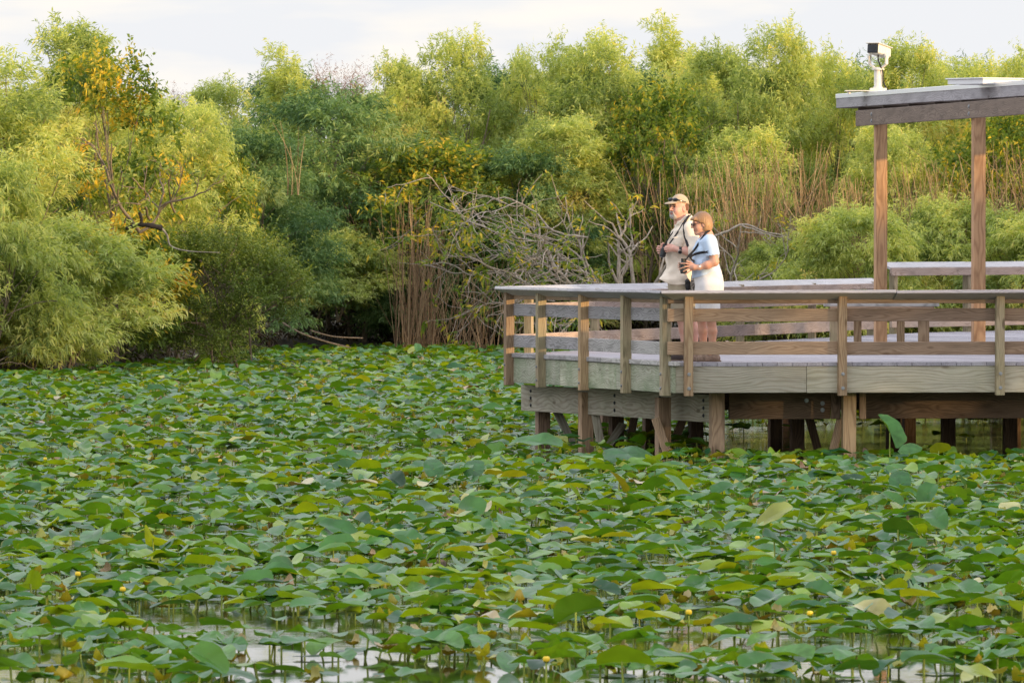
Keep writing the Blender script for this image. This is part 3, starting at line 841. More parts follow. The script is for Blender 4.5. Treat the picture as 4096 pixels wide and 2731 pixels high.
for hp, kn, an in (((.03, -.085, .80), (.060, -.10, .455), (.105, -.105, .085)), ((.10, .085, .80), (.165, .09, .455), (.205, .095, .085))):
    F.chain([(hp, .095), (kn, .053), ((kn[0] + .03, kn[1], .33), .053), (an, .034)], .025)
    F.cap(an, (an[0] - .10, an[1], .035), .036, .028, .02)
def zone_m(c):
    q = (c - HM(0, 0, 0)) @ QM
    return ((q[:, 0] > .080) & (np.abs(q[:, 1]) < .028) & (q[:, 2] < -.048) & (q[:, 2] > -.078)).astype(int)
part('body', F, [M['skin_m'], M['lip']], man, mo, None, zone_m, 1)
# shirt with rolled sleeves and a flared tail
F = Field((-.27, -.36, .74), (.36, .32, 1.54), .006)
rows = [(.775, -.165, .22, -.21, .19), (.86, -.178, .225, -.215, .19), (.92, -.128, .222, -.20, .18), (.97, -.098, .215, -.19, .17), (1.10, -.102, .215, -.19, .175), (1.20, -.090, .215, -.19, .18),
        (1.30, -.068, .21, -.195, .185), (1.37, -.035, .205, -.185, .175), (1.43, .015, .195, -.135, .125), (1.475, .045, .175, -.085, .07)]
F.loft(rows, .02, False, 0., .006, 1.3)
F.chain([((.145, -.165, 1.385), .088), ((.212, -.228, 1.175), .083), ((.135, -.245, 1.155), .075)], .03)
F.chain([((.125, .165, 1.385), .088), ((.10, .215, 1.16), .075), ((.04, .14, 1.16), .07)], .03)
F.cap((.075, -.02, 1.44), (.112, -.02, 1.475), .088, .083, .02)
F.cap((.055, -.02, 1.50), (.075, -.03, 1.58), .070, .080, .006, True)
F.cap((-.02, -.05, 1.46), (-.01, -.04, 1.56), .035, .06, .01, True)
X, Y, Z = np.meshgrid(*F.ax, indexing='ij', sparse=True)
inner = np.maximum(.125 - X + 0 * Z, 0)
F.F = np.where((X < .125) & (Y < -.205) & (Z > 1.09) & (Z < 1.24), 1., F.F).astype(np.float32)      # cuff
hem = .800 + .9 * (X - .02) ** 2 + .25 * np.maximum(-.05 - X, 0) + 0 * Y
F.F = np.maximum(F.F, (hem - Z).astype(np.float32))
part('shirt', F, M['shirt_m'], man, mo, None, None, 1); SM = F
# collar
F = Field((-.08, -.2, 1.36), (.26, .2, 1.58), .004)
F.cap((.05, -.02, 1.475), (.085, -.025, 1.512), .094, .084, .0).cap((.03, -.02, 1.50), (.09, -.03, 1.60), .070, .088, .0, True).plane((.075, 0, 1.505), (-.72, 0, .70)).plane((0, 0, 1.435), (0, 0, -1)).plane((-.015, 0, 0), (-1, 0, 0))
part('collar', F, M['shirt_m'], man, mo)
# chest pocket
F = Field((-.09, -.26, 1.14), (.12, -.05, 1.36), .004)
py_ = SM.near(.03, 1.25)
F.ell((.028, py_ + .008, 1.245), (.055, .020, .072), None, .0).plane((0, 0, 1.30), (0, 0, 1))
F.ell((.028, py_ + .009, 1.297), (.060, .016, .014), None, .0)
part('pocket', F, M['shirt_m'], man, mo)
# shorts
F = Field((-.14, -.26, .50), (.32, .26, .96), .006)
F.loft([(.74, -.075, .20, -.185, .165), (.95, -.085, .20, -.175, .16)], .02, False, 0, .002)
F.chain([((.03, -.09, .80), .112), ((.052, -.098, .53), .098)], .02); F.chain([((.10, .088, .80), .112), ((.15, .092, .53), .098)], .02)
F.plane((0, 0, .545), (0, 0, -1))
part('shorts', F, M['short_m'], man, mo)
# cap: crown, brim, sunglasses
F = Field((-.16, -.24, 1.58), (.20, .16, 1.77), .0045)
F.ell(HM(-.016, 0, .040), (.108, .089, .108), QM, .0, False, [(HM(0, 0, .052), -QM[:, 2] * .97 + QM[:, 0] * .10)])
F.ell(HM(.100, 0, .050), (.078, .074, .013), headframe((0, 0, 0), 40, -9)[0], .010, False)
o_ = part('cap', F, M['capc'], man, mo)
F = Field((-.2, -.25, 1.55), (.2, .2, 1.76), .004)
for sgn in (1, -1): F.ell(HM(.080, sgn * .037, .084), (.020, .036, .021), QM, .006)
F.cap(HM(.078, .065, .085), HM(-.02, .096, .062), .007, .005, .004); F.cap(HM(.078, -.065, .085), HM(-.02, -.096, .062), .007, .005, .004)
part('sunglasses', F, M['lens'], o_, mo)
# hair, beard, eyes, brows
F = Field((-.12, -.18, 1.44), (.22, .15, 1.70), .0045)
F.ell(HM(-.026, 0, .010), (.099, .083, .085), QM, .0, False, [(HM(-.028, 0, 0), QM[:, 0]), (HM(0, 0, .07), QM[:, 2]), (HM(0, 0, -.055), -QM[:, 2])])
part('hair', F, M['hair_m'], man, mo)
F = Field((-.16, -.2, 1.42), (.16, .12, 1.62), .004)
F.ell(HM(.062, 0, -.092), (.037, .044, .033), QM, .008, False, [(HM(0, 0, -.071), QM[:, 2])])
for sgn in (1, -1): F.cap(HM(.082, sgn * .032, -.085), HM(.093, sgn * .024, -.052), .010, .008, .008)
F.cap(HM(.092, .020, -.047), HM(.092, -.020, -.047), .0065, .0065, .006)
part('beard', F, M['beard'], man, mo)
for sgn in (1, -1):
    F = Field(HM(.086, sgn * .032, .010) - .03, HM(.086, sgn * .032, .010) + .03, .003); F.ell(HM(.086, sgn * .032, .010), (.009, .013, .0062), QM, 0.)
    part('eye', F, M['eye'], man, mo)
    F = Field(HM(.094, sgn * .032, .032) - .04, HM(.094, sgn * .032, .032) + .04, .003); F.cap(HM(.094, sgn * .016, .030), HM(.082, sgn * .048, .031), .0055, .004, 0.)
    part('eyebrow', F, M['hair_m'], man, mo)
def shoe(parent, mo_, x, y, L, mat, yaw=0.):
    F = Field((x - L, y - .1, -.012), (x + .12, y + .1, .13), .005)
    F.cap((x - L * .55, y, .028), (x + .05, y, .034), .046, .040, .02).cap((x - L * .62, y + .01, .02), (x - L * .3, y, .035), .038, .05, .02).cap((x + .03, y, .04), (x + .03, y, .075), .046, .042, .03)
    F.plane((0, 0, .0), (0, 0, -1)); s_ = part('shoe', F, mat, parent, mo_)
    F = Field((x - L, y - .1, -.012), (x + .12, y + .1, .04), .005)
    F.cap((x - L * .60, y, .008), (x + .055, y, .008), .052, .047, .0).plane((0, 0, .0), (0, 0, -1)).plane((0, 0, .018), (0, 0, 1))
    part('sole', F, M['sole'], s_, mo_)
shoe(man, mo, .10, -.105, .22, M['shoe_m']); shoe(man, mo, .20, .095, .22, M['shoe_m'])
# straps of the harness and the watch
def on(F, x, z, e=.006): return (x, F.near(x, z) - e, z)
X_ = lambda zx: (zx - 297) / 803.5
Z_ = lambda zy: (1490 - zy) / 803.5
strap('strap', [(X_(408), -.115, Z_(262)), on(SM, X_(372), Z_(320)), on(SM, X_(366), Z_(390)), on(SM, X_(376), Z_(450)), on(SM, X_(398), Z_(520))], .013, M['strap'], man, mo)
strap('strap', [(X_(424), -.09, Z_(255)), (X_(375), -.125, Z_(300)), on(SM, X_(330), Z_(372)), on(SM, X_(285), Z_(440), .012), (X_(232), -.205, Z_(512))], .008, M['strap'], man, mo)
strap('strap', [(X_(300), -.03, Z_(365)), (X_(262), -.10, Z_(415)), (X_(232), -.13, Z_(460)), (X_(205), -.16, Z_(508))], .006, M['strap'], man, mo)
bm = bmesh.new(); add_cyl(bm, (.030, -.262, 1.168), (.058, -.260, 1.167), .0365, seg=18)
wt = obj('watch', mesh_bm('watch', bm, M['black'], True), man, Matrix.Translation(mo))
bm = bmesh.new(); add_cyl(bm, (.040, -.292, 1.150), (.041, -.305, 1.145), .024, .022, 20)
obj('watch_case', mesh_bm('watch_case', bm, M['steel']), wt, Matrix.Translation(mo))
bm = bmesh.new(); add_cyl(bm, (.041, -.3045, 1.1455), (.0411, -.3065, 1.1445), .019, .019, 20)
obj('watch_dial', mesh_bm('watch_dial', bm, M['black']), wt, Matrix.Translation(mo))

def binoculars(label, mo_, top, bot, sep, r, ax):
    """two barrels side by side along ax"""
    b = empty('binoculars', mo_ + Vector(bot), label, 'binoculars')
    top = np.array(top); bot = np.array(bot); ax = np.array(ax, float); d = nrm(bot - top)
    L_ = np.linalg.norm(bot - top)
    F = Field(np.minimum(top, bot) - .12, np.maximum(top, bot) + .12, .004)
    for s in (-1, 1):
        o1 = ax * s * sep / 2
        F.cap(top + o1 * .93 + d * .035, top + o1 + d * .055, r * .66, r * .92, .006).cap(top + o1 + d * .055, bot + o1 - d * r * .8, r * .92, r, .006)
    F.cap(top + d * .05, top + d * L_ * .62, .016, .014, .012)
    F.plane(bot - d * .004, d)
    bb = part('barrels', F, M['armour'], b, mo_)
    for s in (-1, 1):
        bm = bmesh.new(); o1 = ax * s * sep / 2
        add_cyl(bm, Vector(top + o1 * .93 + d * .0), Vector(top + o1 * .93 + d * .035), r * .70, r * .64, 18)
        obj('eyecup', mesh_bm('eyecup', bm, M['black'], False), b, Matrix.Translation(mo_))
        bm = bmesh.new(); add_cyl(bm, Vector(bot + o1 - d * .010), Vector(bot + o1 - d * .002), r * .86, r * .86, 18)
        obj('lens', mesh_bm('lens', bm, M['lens']), b, Matrix.Translation(mo_))
    bm = bmesh.new(); add_cyl(bm, Vector(top + d * .030), Vector(top + d * .052), .013, .013, 14)
    obj('focus_wheel', mesh_bm('focus_wheel', bm, M['black']), b, Matrix.Translation(mo_))
    return b
binoculars('small dark green-black binoculars gripped in both hands by the man in the cap', mo, (X_(207), -.162, Z_(500)), (X_(182), -.170, Z_(612)), .062, .026, nrm(np.array((.25, .97, .05))))

# camera with a camouflaged lens hanging at his hip
cb = empty('camera', mo + Vector((.14, -.25, .75)), 'black camera with a camouflage wrapped lens hanging between the man and the woman', 'camera')
F = Field((.04, -.36, .66), (.32, -.12, .95), .005)
F.ell((X_(397), -.245, Z_(845)), (.030, .035, .068), None, 0.).ell((X_(392), -.262, Z_(815)), (.026, .03, .025), None, .01)
part('camera_body', F, M['black'], cb, mo)
F = Field((.08, -.38, .62), (.34, -.12, .98), .005)
F.cap((X_(440), -.25, Z_(770)), (X_(448), -.25, Z_(838)), .018, .040, .01).cap((X_(448), -.25, Z_(838)), (X_(455), -.25, Z_(905)), .040, .054, .01)
part('camera_lens', F, M['camo'], cb, mo)

# ---------------------------------------------------------------- the woman
wo_ = Vector((2.012, 80.72, ZD))
wom = empty('person', wo_, 'woman with bob haircut and glasses in pale blue T-shirt and white shorts, holding binoculars', 'person')
x_ = lambda zx: (zx - 543) / 807
z_ = lambda zy: (1500 - zy) / 807
QW, HW = headframe((x_(517), -.005, 1.443), 14, -9)
F = Field((-.32, -.32, -.01), (.26, .28, 1.60), hB)
head(F, QW, HW, .93)
F.cap(HW(-.05, 0, -.135), (.020, 0, 1.27), .055, .070, .04)
F.loft([(.80, -.085, .17, -.165, .165), (.95, -.10, .145, -.14, .14), (1.10, -.105, .115, -.145, .145), (1.20, -.095, .12, -.15, .15), (1.28, -.05, .11, -.12, .12), (1.32, -.02, .08, -.07, .07)], .03)
shn, elb, wri = (.062, -.165, 1.265), (.108, -.215, 1.045), (-.055, -.205, .988)
F.chain([(shn, .056), ((.09, -.2, 1.14), .048), (elb, .043), ((.03, -.215, 1.012), .042), (wri, .024)], .018)
hand(F, wri, (-.105, -.196, .988), [(-.140, -.186, 1.018), (-.146, -.190, 1.000), (-.144, -.190, .980), (-.134, -.186, .962)],
     [[(-.190, -.196, 1.028), (-.245, -.180, 1.030)], [(-.200, -.200, .996), (-.252, -.178, .975)], [(-.192, -.200, .962), (-.238, -.180, .938)], [(-.170, -.196, .938), (-.205, -.186, .915)]],
     [(-.085, -.175, 1.0), (-.14, -.150, 1.035), (-.185, -.150, 1.052)], .0084)
F.chain([((.062, .165, 1.265), .056), ((.07, .2, 1.05), .043), ((-.10, .06, 1.0), .036), ((-.17, -.03, 1.0), .024)], .018)
hand(F, (-.17, -.03, 1.0), (-.215, -.055, 1.0), [(-.238, -.068, 1.03), (-.243, -.072, 1.01), (-.242, -.072, .99), (-.236, -.07, .972)],
     [[(-.266, -.10, 1.034), (-.262, -.128, 1.034)], [(-.270, -.105, 1.012), (-.264, -.134, 1.010)], [(-.268, -.105, .988), (-.262, -.134, .985)], [(-.262, -.10, .966), (-.255, -.128, .962)]],
     [(-.2, -.05, 1.02), (-.2, -.07, 1.055), (-.19, -.09, 1.07)], .0084)
for hp, kn, an in (((.04, -.085, .80), (.075, -.088, .44), (.085, -.085, .08)), ((.03, .085, .80), (-.020, .088, .44), (.0, .085, .08))):
    F.chain([(hp, .100), (kn, .047), ((kn[0] + .012, kn[1], .32), .048), (an, .030)], .022)
    F.cap(an, (an[0] - .09, an[1], .035), .034, .026, .02)
def zone_w(c):
    q = (c - HW(0, 0, 0)) @ QW
    return ((q[:, 0] > .073) & (np.abs(q[:, 1]) < .025) & (q[:, 2] < -.044) & (q[:, 2] > -.071)).astype(int)
part('body', F, [M['skin_w'], M['lip']], wom, wo_, None, zone_w, 1)
F = Field((-.2, -.32, .82), (.28, .30, 1.36), .0055)
F.loft([(.84, -.120, .205, -.185, .185), (.92, -.122, .195, -.175, .175), (1.0, -.130, .165, -.16, .16), (1.10, -.126, .140, -.16, .16), (1.19, -.117, .145, -.165, .165), (1.26, -.085, .14, -.16, .16), (1.305, -.045, .115, -.12, .12), (1.335, -.02, .09, -.085, .085)], .02, False, 0., .0045, 4.)
F.chain([((.055, -.155, 1.255), .080), ((.098, -.2, 1.09), .070)], .025); F.chain([((.055, .155, 1.255), .080), ((.08, .2, 1.09), .070)], .025)
F.cap((-.045, -.01, 1.335), (-.02, -.01, 1.42), .055, .07, .01, True)
X, Y, Z = np.meshgrid(*F.ax, indexing='ij', sparse=True)
F.F = np.where((np.abs(Y) > .155) & (Z < 1.115 + .16 * (X - .1)) & (X > -.02) & (X < .19) & (np.abs(Y) + (1.12 - Z) * .35 > .175) & (Z > 1.0), 1., F.F).astype(np.float32)
F.F = np.maximum(F.F, (.872 + .28 * (X + .115) - Z + 0 * Y).astype(np.float32))
part('t_shirt', F, M['shirt_w'], wom, wo_, None, None, 1); SW = F
F = Field((-.2, -.28, .50), (.28, .28, .99), .006)
F.loft([(.70, -.095, .205, -.19, .19), (.80, -.095, .212, -.188, .188), (.90, -.105, .198, -.178, .178), (.97, -.11, .175, -.165, .165)], .02, False, 0, .002)
F.chain([((.05, -.092, .80), .118), ((.075, -.092, .52), .094)], .02); F.chain([((.03, .092, .80), .118), ((.0, .092, .52), .090)], .02)
F.plane((0, 0, .552), (0, 0, -1))
so_ = part('shorts', F, M['short_w'], wom, wo_)
# bob
F = Field((-.22, -.17, 1.24), (.16, .17, 1.62), .0045)
ex = nrm(np.array(QW[:, 0] * [1, 1, 0])); upz = np.array([0, 0, 1.])
F.ell(HW(-.020, 0, .034), (.102, .085, .096), QW, .0)
F.ell(HW(-.044, 0, -.022), (.080, .088, .084), QW, .03)
F.cap(HW(.070, .035, .058), HW(.070, -.035, .058), .027, .027, .02)
F.ell(HW(.084, 0, -.042), (.078, .20, .092), QW, .010, True)
F.ell(HW(.020, .085, -.026), (.036, .05, .040), QW, .008, True); F.ell(HW(.022, -.085, -.03), (.032, .05, .040), QW, .008, True)
X, Y, Z = np.meshgrid(*F.ax, indexing='ij', sparse=True)
hc = HW(-.02, 0, .08); az_ = np.arctan2(Y - hc[1], X - hc[0])
F.F = (F.F + .0009 * np.sin(az_ * 29 + 4 * np.sin(Z * 11)) + .0008 * np.sin(az_ * 53 + 3 * np.sin(Z * 17 + az_))).astype(np.float32)
hz_ = HW(0, 0, -.088)[2] + .010 * np.sin(az_ * 9) + .006 * np.sin(az_ * 23)
F.F = np.maximum(F.F, (hz_ + .12 * (X - hc[0]) - Z).astype(np.float32))
part('hair', F, M['hair_w'], wom, wo_)
F = Field(HW(.05, 0, 0) - .13, HW(.05, 0, 0) + .13, .0032)
for sgn in (1, -1):
    F.ell(HW(.094, sgn * .031, .006), (.005, .024, .019), QW, 0.)
    F.cap(HW(.090, sgn * .055, .014), HW(.0, sgn * .078, .012), .0035, .0035, 0.)
F.cap(HW(.097, .010, .012), HW(.097, -.010, .012), .003, .003, 0.)
part('glasses', F, plain('tinted glasses', (.05, .025, .025), .15), wom, wo_)
for sgn in (1, -1):
    F = Field(HW(.080, sgn * .03, .010) - .03, HW(.080, sgn * .03, .010) + .03, .003); F.ell(HW(.080, sgn * .029, .009), (.009, .012, .006), QW, 0.)
    part('eye', F, M['eye'], wom, wo_)
shoe(wom, wo_, .080, -.085, .20, M['shoe_w']); shoe(wom, wo_, -.005, .085, .20, M['shoe_w'])
onw = lambda zx, zy, e=.006: (x_(zx), SW.near(x_(zx), z_(zy)) - e, z_(zy))
strap('strap', [(x_(590), -.03, z_(392)), (x_(560), -.085, z_(410)), onw(525, 455, .008), onw(490, 510, .010), (x_(455), -.150, z_(560)), (x_(405), -.155, z_(612))], .012, M['strap'], wom, wo_)
strap('strap', [onw(575, 572, .004), onw(540, 574), onw(500, 580), (x_(455), -.160, z_(595)), (x_(415), -.158, z_(618))], .0135, M['strap'], wom, wo_)
strap('strap', [(x_(420), -.158, z_(610)), (x_(440), -.15, z_(640)), onw(458, 650, .004), onw(456, 690, .003)], .009, M['strap'], wom, wo_)
strap('strap', [(x_(405), -.155, z_(612)), (x_(395), -.135, z_(630)), (x_(385), -.13, z_(645))], .006, M['strap'], wom, wo_)
bm = bmesh.new(); add_cyl(bm, (-.052, -.206, .990), (-.036, -.207, .995), .0295, seg=18)
wt = obj('watch', mesh_bm('watch', bm, M['black'], True), wom, Matrix.Translation(wo_))
bm = bmesh.new(); add_cyl(bm, (-.046, -.230, .999), (-.047, -.239, 1.001), .0145, .0135, 18)
obj('watch_dial', mesh_bm('watch_dial', bm, M['dial']), wt, Matrix.Translation(wo_))
binoculars('large black binoculars held at the waist by the woman in pale blue', wo_, (x_(369), -.128, z_(628)), (x_(369), -.128, z_(757)), .068, .031, nrm(np.array((.2, .98, 0))))
# ---------------------------------------------------------------- foliage
def leafmat(name, stops, trans=.38, rough=.5, vary=.12):
    t = NT(name)
    at = t.n('Attribute', {'attribute_name': 'tint'}).outputs['Fac']
    rnd = t.n('ObjectInfo').outputs['Random']
    f = t.math('ADD', at, t.math('MULTIPLY', t.math('SUBTRACT', rnd, .5), vary))
    c = t.ramp(f, stops)
    d = t.n('BsdfPrincipled', None, Base__Color=c, Roughness=rough); d.inputs['Specular IOR Level'].default_value = .25
    tr = t.n('BsdfTranslucent', None, Color=t.mix(1., c, (1.25, 1.3, .55), 'MULTIPLY'))
    mx = t.n('MixShader', None, Fac=trans, _1=d.outputs[0], _2=tr.outputs[0])
    t.t.links.new(mx.outputs[0], t.out.inputs[0]); return t.m
M['willow'] = leafmat('willow leaves', [(.0, (.13, .19, .06)), (.35, (.34, .415, .14)), (.65, (.57, .605, .21)), (.9, (.72, .68, .24)), (1., (.72, .58, .21))], .45)
M['shadeleaf'] = leafmat('willow leaves with painted shade', [(.0, (.04, .10, .035)), (.5, (.14, .24, .09)), (.85, (.25, .36, .125)), (1., (.34, .40, .14))], .30)  # darker bluish copy of the willow greens, the thicket's shade in the colour
M['apple'] = leafmat('yellowing broad leaves', [(.0, (.06, .11, .02)), (.35, (.18, .26, .04)), (.50, (.36, .34, .04)), (.64, (.70, .52, .06)), (.85, (.80, .50, .06)), (1., (.70, .28, .05))], .42)
M['shrubleaf'] = leafmat('small olive leaves', [(.0, (.045, .075, .016)), (.5, (.13, .19, .035)), (.85, (.24, .30, .055)), (1., (.36, .34, .07))], .30)
M['redtwig'] = leafmat('bare reddish twigs', [(.0, (.18, .09, .06)), (1., (.36, .19, .13))], .1)
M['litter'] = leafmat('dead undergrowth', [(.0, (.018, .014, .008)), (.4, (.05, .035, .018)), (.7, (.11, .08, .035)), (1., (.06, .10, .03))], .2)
M['reed'] = leafmat('dry reeds', [(.0, (.13, .075, .04)), (.5, (.32, .205, .11)), (1., (.58, .42, .25))], .15)
def barkmat(name, a, b):
    t = NT(name); c = t.n('TexCoord').outputs['Object']
    n1 = t.noise(t.n('Mapping', None, Vector=c, Scale=(1, 1, .35)).outputs[0], 22., 5., .65).outputs[0]
    t.bsdf(Base__Color=t.ramp(n1, [(.3, a), (.7, b)]), Roughness=.9); return t.m
M['bark'] = barkmat('willow bark', (.10, .075, .05), (.30, .235, .17)); M['palebark'] = barkmat('pale lichened bark', (.19, .15, .12), (.56, .48, .39))
M['char'] = barkmat('blackened bark', (.008, .007, .006), (.045, .035, .03))

def leaves_from(P, Dn, ln, droop, K, ll, lw, r, spread=.8, sag=.5, tint0=None, tvar=.12):
    """P,Dn (N,3) sprig base and heading; returns leaf quads"""
    N = len(P)
    t = (np.arange(K) + r.random((N, K)) * .9) / K * .92 + .08
    pos = P[:, None] + Dn[:, None] * (ln[:, None] * t)[..., None]
    pos[..., 2] -= droop[:, None] * t ** 2
    tan = Dn[:, None] * ln[:, None, None] * np.ones((N, K, 1)); tan[..., 2] -= 2 * droop[:, None] * t
    tan = nrm(tan)
    side = nrm(np.cross(tan, r.normal(size=(N, K, 3))))
    d = nrm(tan * .75 + side * spread + np.array([0, 0, -sag]) + r.normal(size=(N, K, 3)) * .18)
    L_ = ll * (.65 + .7 * r.random((N, K))) * (1.08 - .25 * t); W_ = lw * (.75 + .5 * r.random((N, K)))
    wv = nrm(np.cross(d, nrm(r.normal(size=(N, K, 3)) + np.array([0, 0, 1.2]))))
    tip = pos + d * L_[..., None]; tip[..., 2] -= .18 * L_
    m = pos + d * (L_ * .42)[..., None]
    V = np.stack([pos, m + wv * (W_ / 2)[..., None], tip, m - wv * (W_ / 2)[..., None]], 2).reshape(-1, 3)
    Q = np.arange(N * K * 4).reshape(-1, 4)
    base = tint0 if tint0 is not None else np.full(N, .5)
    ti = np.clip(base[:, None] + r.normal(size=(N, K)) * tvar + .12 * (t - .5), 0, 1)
    return V, Q, np.repeat(ti.ravel(), 4)

def join(parts):
    Vs, Qs, Ts, o = [], [], [], 0
    for V, Q, T_ in parts:
        Vs.append(V); Qs.append(Q + o); Ts.append(T_); o += len(V)
    return np.concatenate(Vs), np.concatenate(Qs), np.concatenate(Ts)

def crown(seed, H, W, ncl, nsp, K, ll, lw, spl=.40, drp=.13, rc=.36, low=.06, spikes=16, tint=(.5, .12), sag=.22, topw=.85, spread=.8, tvar=.12):
    """clump centres and leaf quads for a bushy tree of height H and width W standing at the origin"""
    r = np.random.default_rng(seed)
    z = low + (1 - low) * r.random(ncl) ** .85
    prof = np.sqrt(np.clip(1 - ((z - .40) / (.68)) ** 2, .06, 1)) * (1 - (1 - topw) * np.clip((z - .6) / .4, 0, 1))
    th = r.random(ncl) * 2 * np.pi; rad = np.sqrt(.12 + .88 * r.random(ncl)) * W / 2 * prof * (.82 + .36 * r.random(ncl))
    Cc = np.stack([rad * np.cos(th), rad * np.sin(th), z * (H - rc * .7)], 1)
    size = rc * (.5 + 1.1 * r.random(ncl)) * (1.1 - .35 * z)
    parts = []
    n = np.maximum((nsp * (size / rc) ** 1.7).astype(int), 8)
    ci = np.repeat(np.arange(ncl), n); N = len(ci)
    o = nrm(r.normal(size=(N, 3))); o[:, 2] = np.abs(o[:, 2]) * .9 - .15 * r.random(N)
    o = nrm(o)
    P = Cc[ci] + o * (size[ci] * (.25 + .65 * r.random(N)))[:, None] * np.array([.92, .92, 1.25])
    outc = nrm(Cc * np.array([1, 1, .25]) + 1e-3)[ci]
    Dn = nrm(o * .8 + outc * .45 + np.array([0, 0, .55]) + r.normal(size=(N, 3)) * .3)
    ln = spl * (.5 + .9 * r.random(N)); dr = drp * (.3 + 1.1 * r.random(N)) * ln / spl
    tc_ = tint[0] + tint[1] * r.normal(size=ncl)
    parts.append(leaves_from(P, Dn, ln, dr, K, ll, lw, r, spread, sag, tc_[ci] + .06 * r.normal(size=N), tvar))
    if spikes:
        top = np.argsort(-Cc[:, 2])[:max(spikes // 3, 3)]
        k = np.concatenate([r.choice(top, spikes // 2), r.integers(0, ncl, spikes - spikes // 2)])
        Ps = Cc[k] + r.normal(size=(spikes, 3)) * .14; Ds = nrm(np.stack([r.normal(size=spikes) * .25, r.normal(size=spikes) * .25, np.ones(spikes)], 1))
        parts.append(leaves_from(Ps, Ds, .30 + .35 * r.random(spikes), np.full(spikes, .08), K * 3, ll, lw, r, 1.0, .3, np.full(spikes, tint[0] + .08), tvar))
    return join(parts), Cc

def limbs(Cc, seed, H, stems=3, r0=.06, spread=.35, frac=.7, twigs=0):
    r = np.random.default_rng(seed + 500); out = []
    base = [np.array([r.normal() * spread, r.normal() * spread, -.3]) for _ in range(stems)]
    tops = [np.array([r.normal() * spread * 1.8, r.normal() * spread * 1.8, H * (.65 + .2 * r.random())]) for _ in range(stems)]
    st = []
    for b, t_ in zip(base, tops):
        u = np.linspace(0, 1, 12)[:, None]
        wob = np.cumsum(r.normal(size=(12, 3)) * np.array([.10, .10, .0]), 0) * u
        P = b + (t_ - b) * u + wob * H * .12; st.append(P); out.append((P, np.linspace(r0, r0 * .25, 12)))
    for c in Cc[r.random(len(Cc)) < frac]:
        P = st[r.integers(stems)]; zz = c[2] * (.35 + .35 * r.random()); i = int(np.argmin(np.abs(P[:, 2] - zz)))
        a = P[i]; u = np.linspace(0, 1, 9)[:, None]; mid = (a + c) / 2 + np.array([0, 0, .15 * np.linalg.norm(c - a)])
        Q_ = (1 - u) ** 2 * a + 2 * u * (1 - u) * mid + u ** 2 * c + np.cumsum(r.normal(size=(9, 3)) * .02, 0)
        rr_ = r0 * .42 * (1 - i / 14)
        out.append((Q_, np.linspace(rr_, .007, 9)))
        for _ in range(twigs):
            k = r.integers(4, 9); d = nrm(r.normal(size=3) + np.array([0, 0, .4])); s_ = np.linspace(0, 1, 5)[:, None]
            out.append((Q_[k] + d * s_ * (.3 + .4 * r.random()) + np.cumsum(r.normal(size=(5, 3)) * .02, 0), np.linspace(.008, .003, 5)))
    V, Q = tubes(out, 5)
    return V, Q

KIT = {}
def kit(name, mat, H, W, bark='bark', stems=3, r0=.06, frac=.5, twigs=0, **kw):
    (V, Q, T_), Cc = crown(KW_SEED[name], H, W, **kw)
    tv, tq = limbs(Cc, KW_SEED[name], H, stems, r0, W * .09, frac, twigs)
    KIT[name] = (mesh_np('crown', V, Q, M[mat], False, {'tint': T_}), mesh_np('trunk', tv, tq, M[bark]), float(np.percentile(V[:, 2], 99.6)), float(np.percentile(V[:, 0], 98.5) - np.percentile(V[:, 0], 1.5)))
KW_SEED = dict(willow_a=3, willow_b=14, willow_c=25, dark_a=36, dark_b=47, apple_a=58, apple_b=66, shrub_a=69, slim_a=80, twig_a=91, bush_a=102)
wl = dict(ncl=104, nsp=44, K=10, ll=.145, lw=.026, tint=(.50, .19), spikes=90)
kit('willow_a', 'willow', 5.6, 3.4, **wl)
kit('willow_b', 'willow', 5.6, 3.0, **{**wl, 'rc': .31, 'ncl': 116, 'topw': .7})
kit('willow_c', 'willow', 5.2, 3.6, **{**wl, 'tint': (.62, .12), 'drp': .24, 'spl': .46, 'sag': .4})
kit('dark_a', 'shadeleaf', 5.2, 3.4, **{**wl, 'drp': .22, 'spl': .46, 'sag': .4, 'tint': (.50, .20)})
kit('bush_a', 'willow', 2.8, 3.2, stems=4, r0=.03, **{**wl, 'ncl': 80, 'drp': .22, 'sag': .4, 'tint': (.50, .18), 'low': .02})
kit('slim_a', 'willow', 6.2, 1.5, stems=2, r0=.05, **{**wl, 'ncl': 40, 'nsp': 44, 'rc': .30, 'tint': (.60, .12), 'topw': .7, 'low': .3})
kit('apple_a', 'apple', 5.4, 3.2, frac=.6, twigs=1, ncl=64, nsp=20, K=8, ll=.155, lw=.056, spl=.40, drp=.10, rc=.40, tint=(.34, .15), sag=.15, spread=1.0, tvar=.14)
kit('apple_b', 'apple', 4.2, 3.4, frac=.6, twigs=1, ncl=64, nsp=17, K=8, ll=.150, lw=.052, spl=.40, drp=.10, rc=.40, tint=(.26, .13), sag=.15, spread=1.0, low=.35, tvar=.14)
kit('shrub_a', 'shrubleaf', 2.5, 3.2, stems=6, r0=.025, frac=.9, twigs=3, ncl=70, nsp=70, K=13, ll=.052, lw=.026, spl=.32, drp=.05, rc=.34, low=.03, spikes=20, tint=(.45, .15), sag=.0, spread=1.)
kit('twig_a', 'redtwig', 6.2, 1.8, stems=2, r0=.05, frac=1., twigs=8, ncl=46, nsp=16, K=7, ll=.10, lw=.010, spl=.36, drp=-.06, rc=.32, low=.45, tint=(.5, .2), sag=-.1)

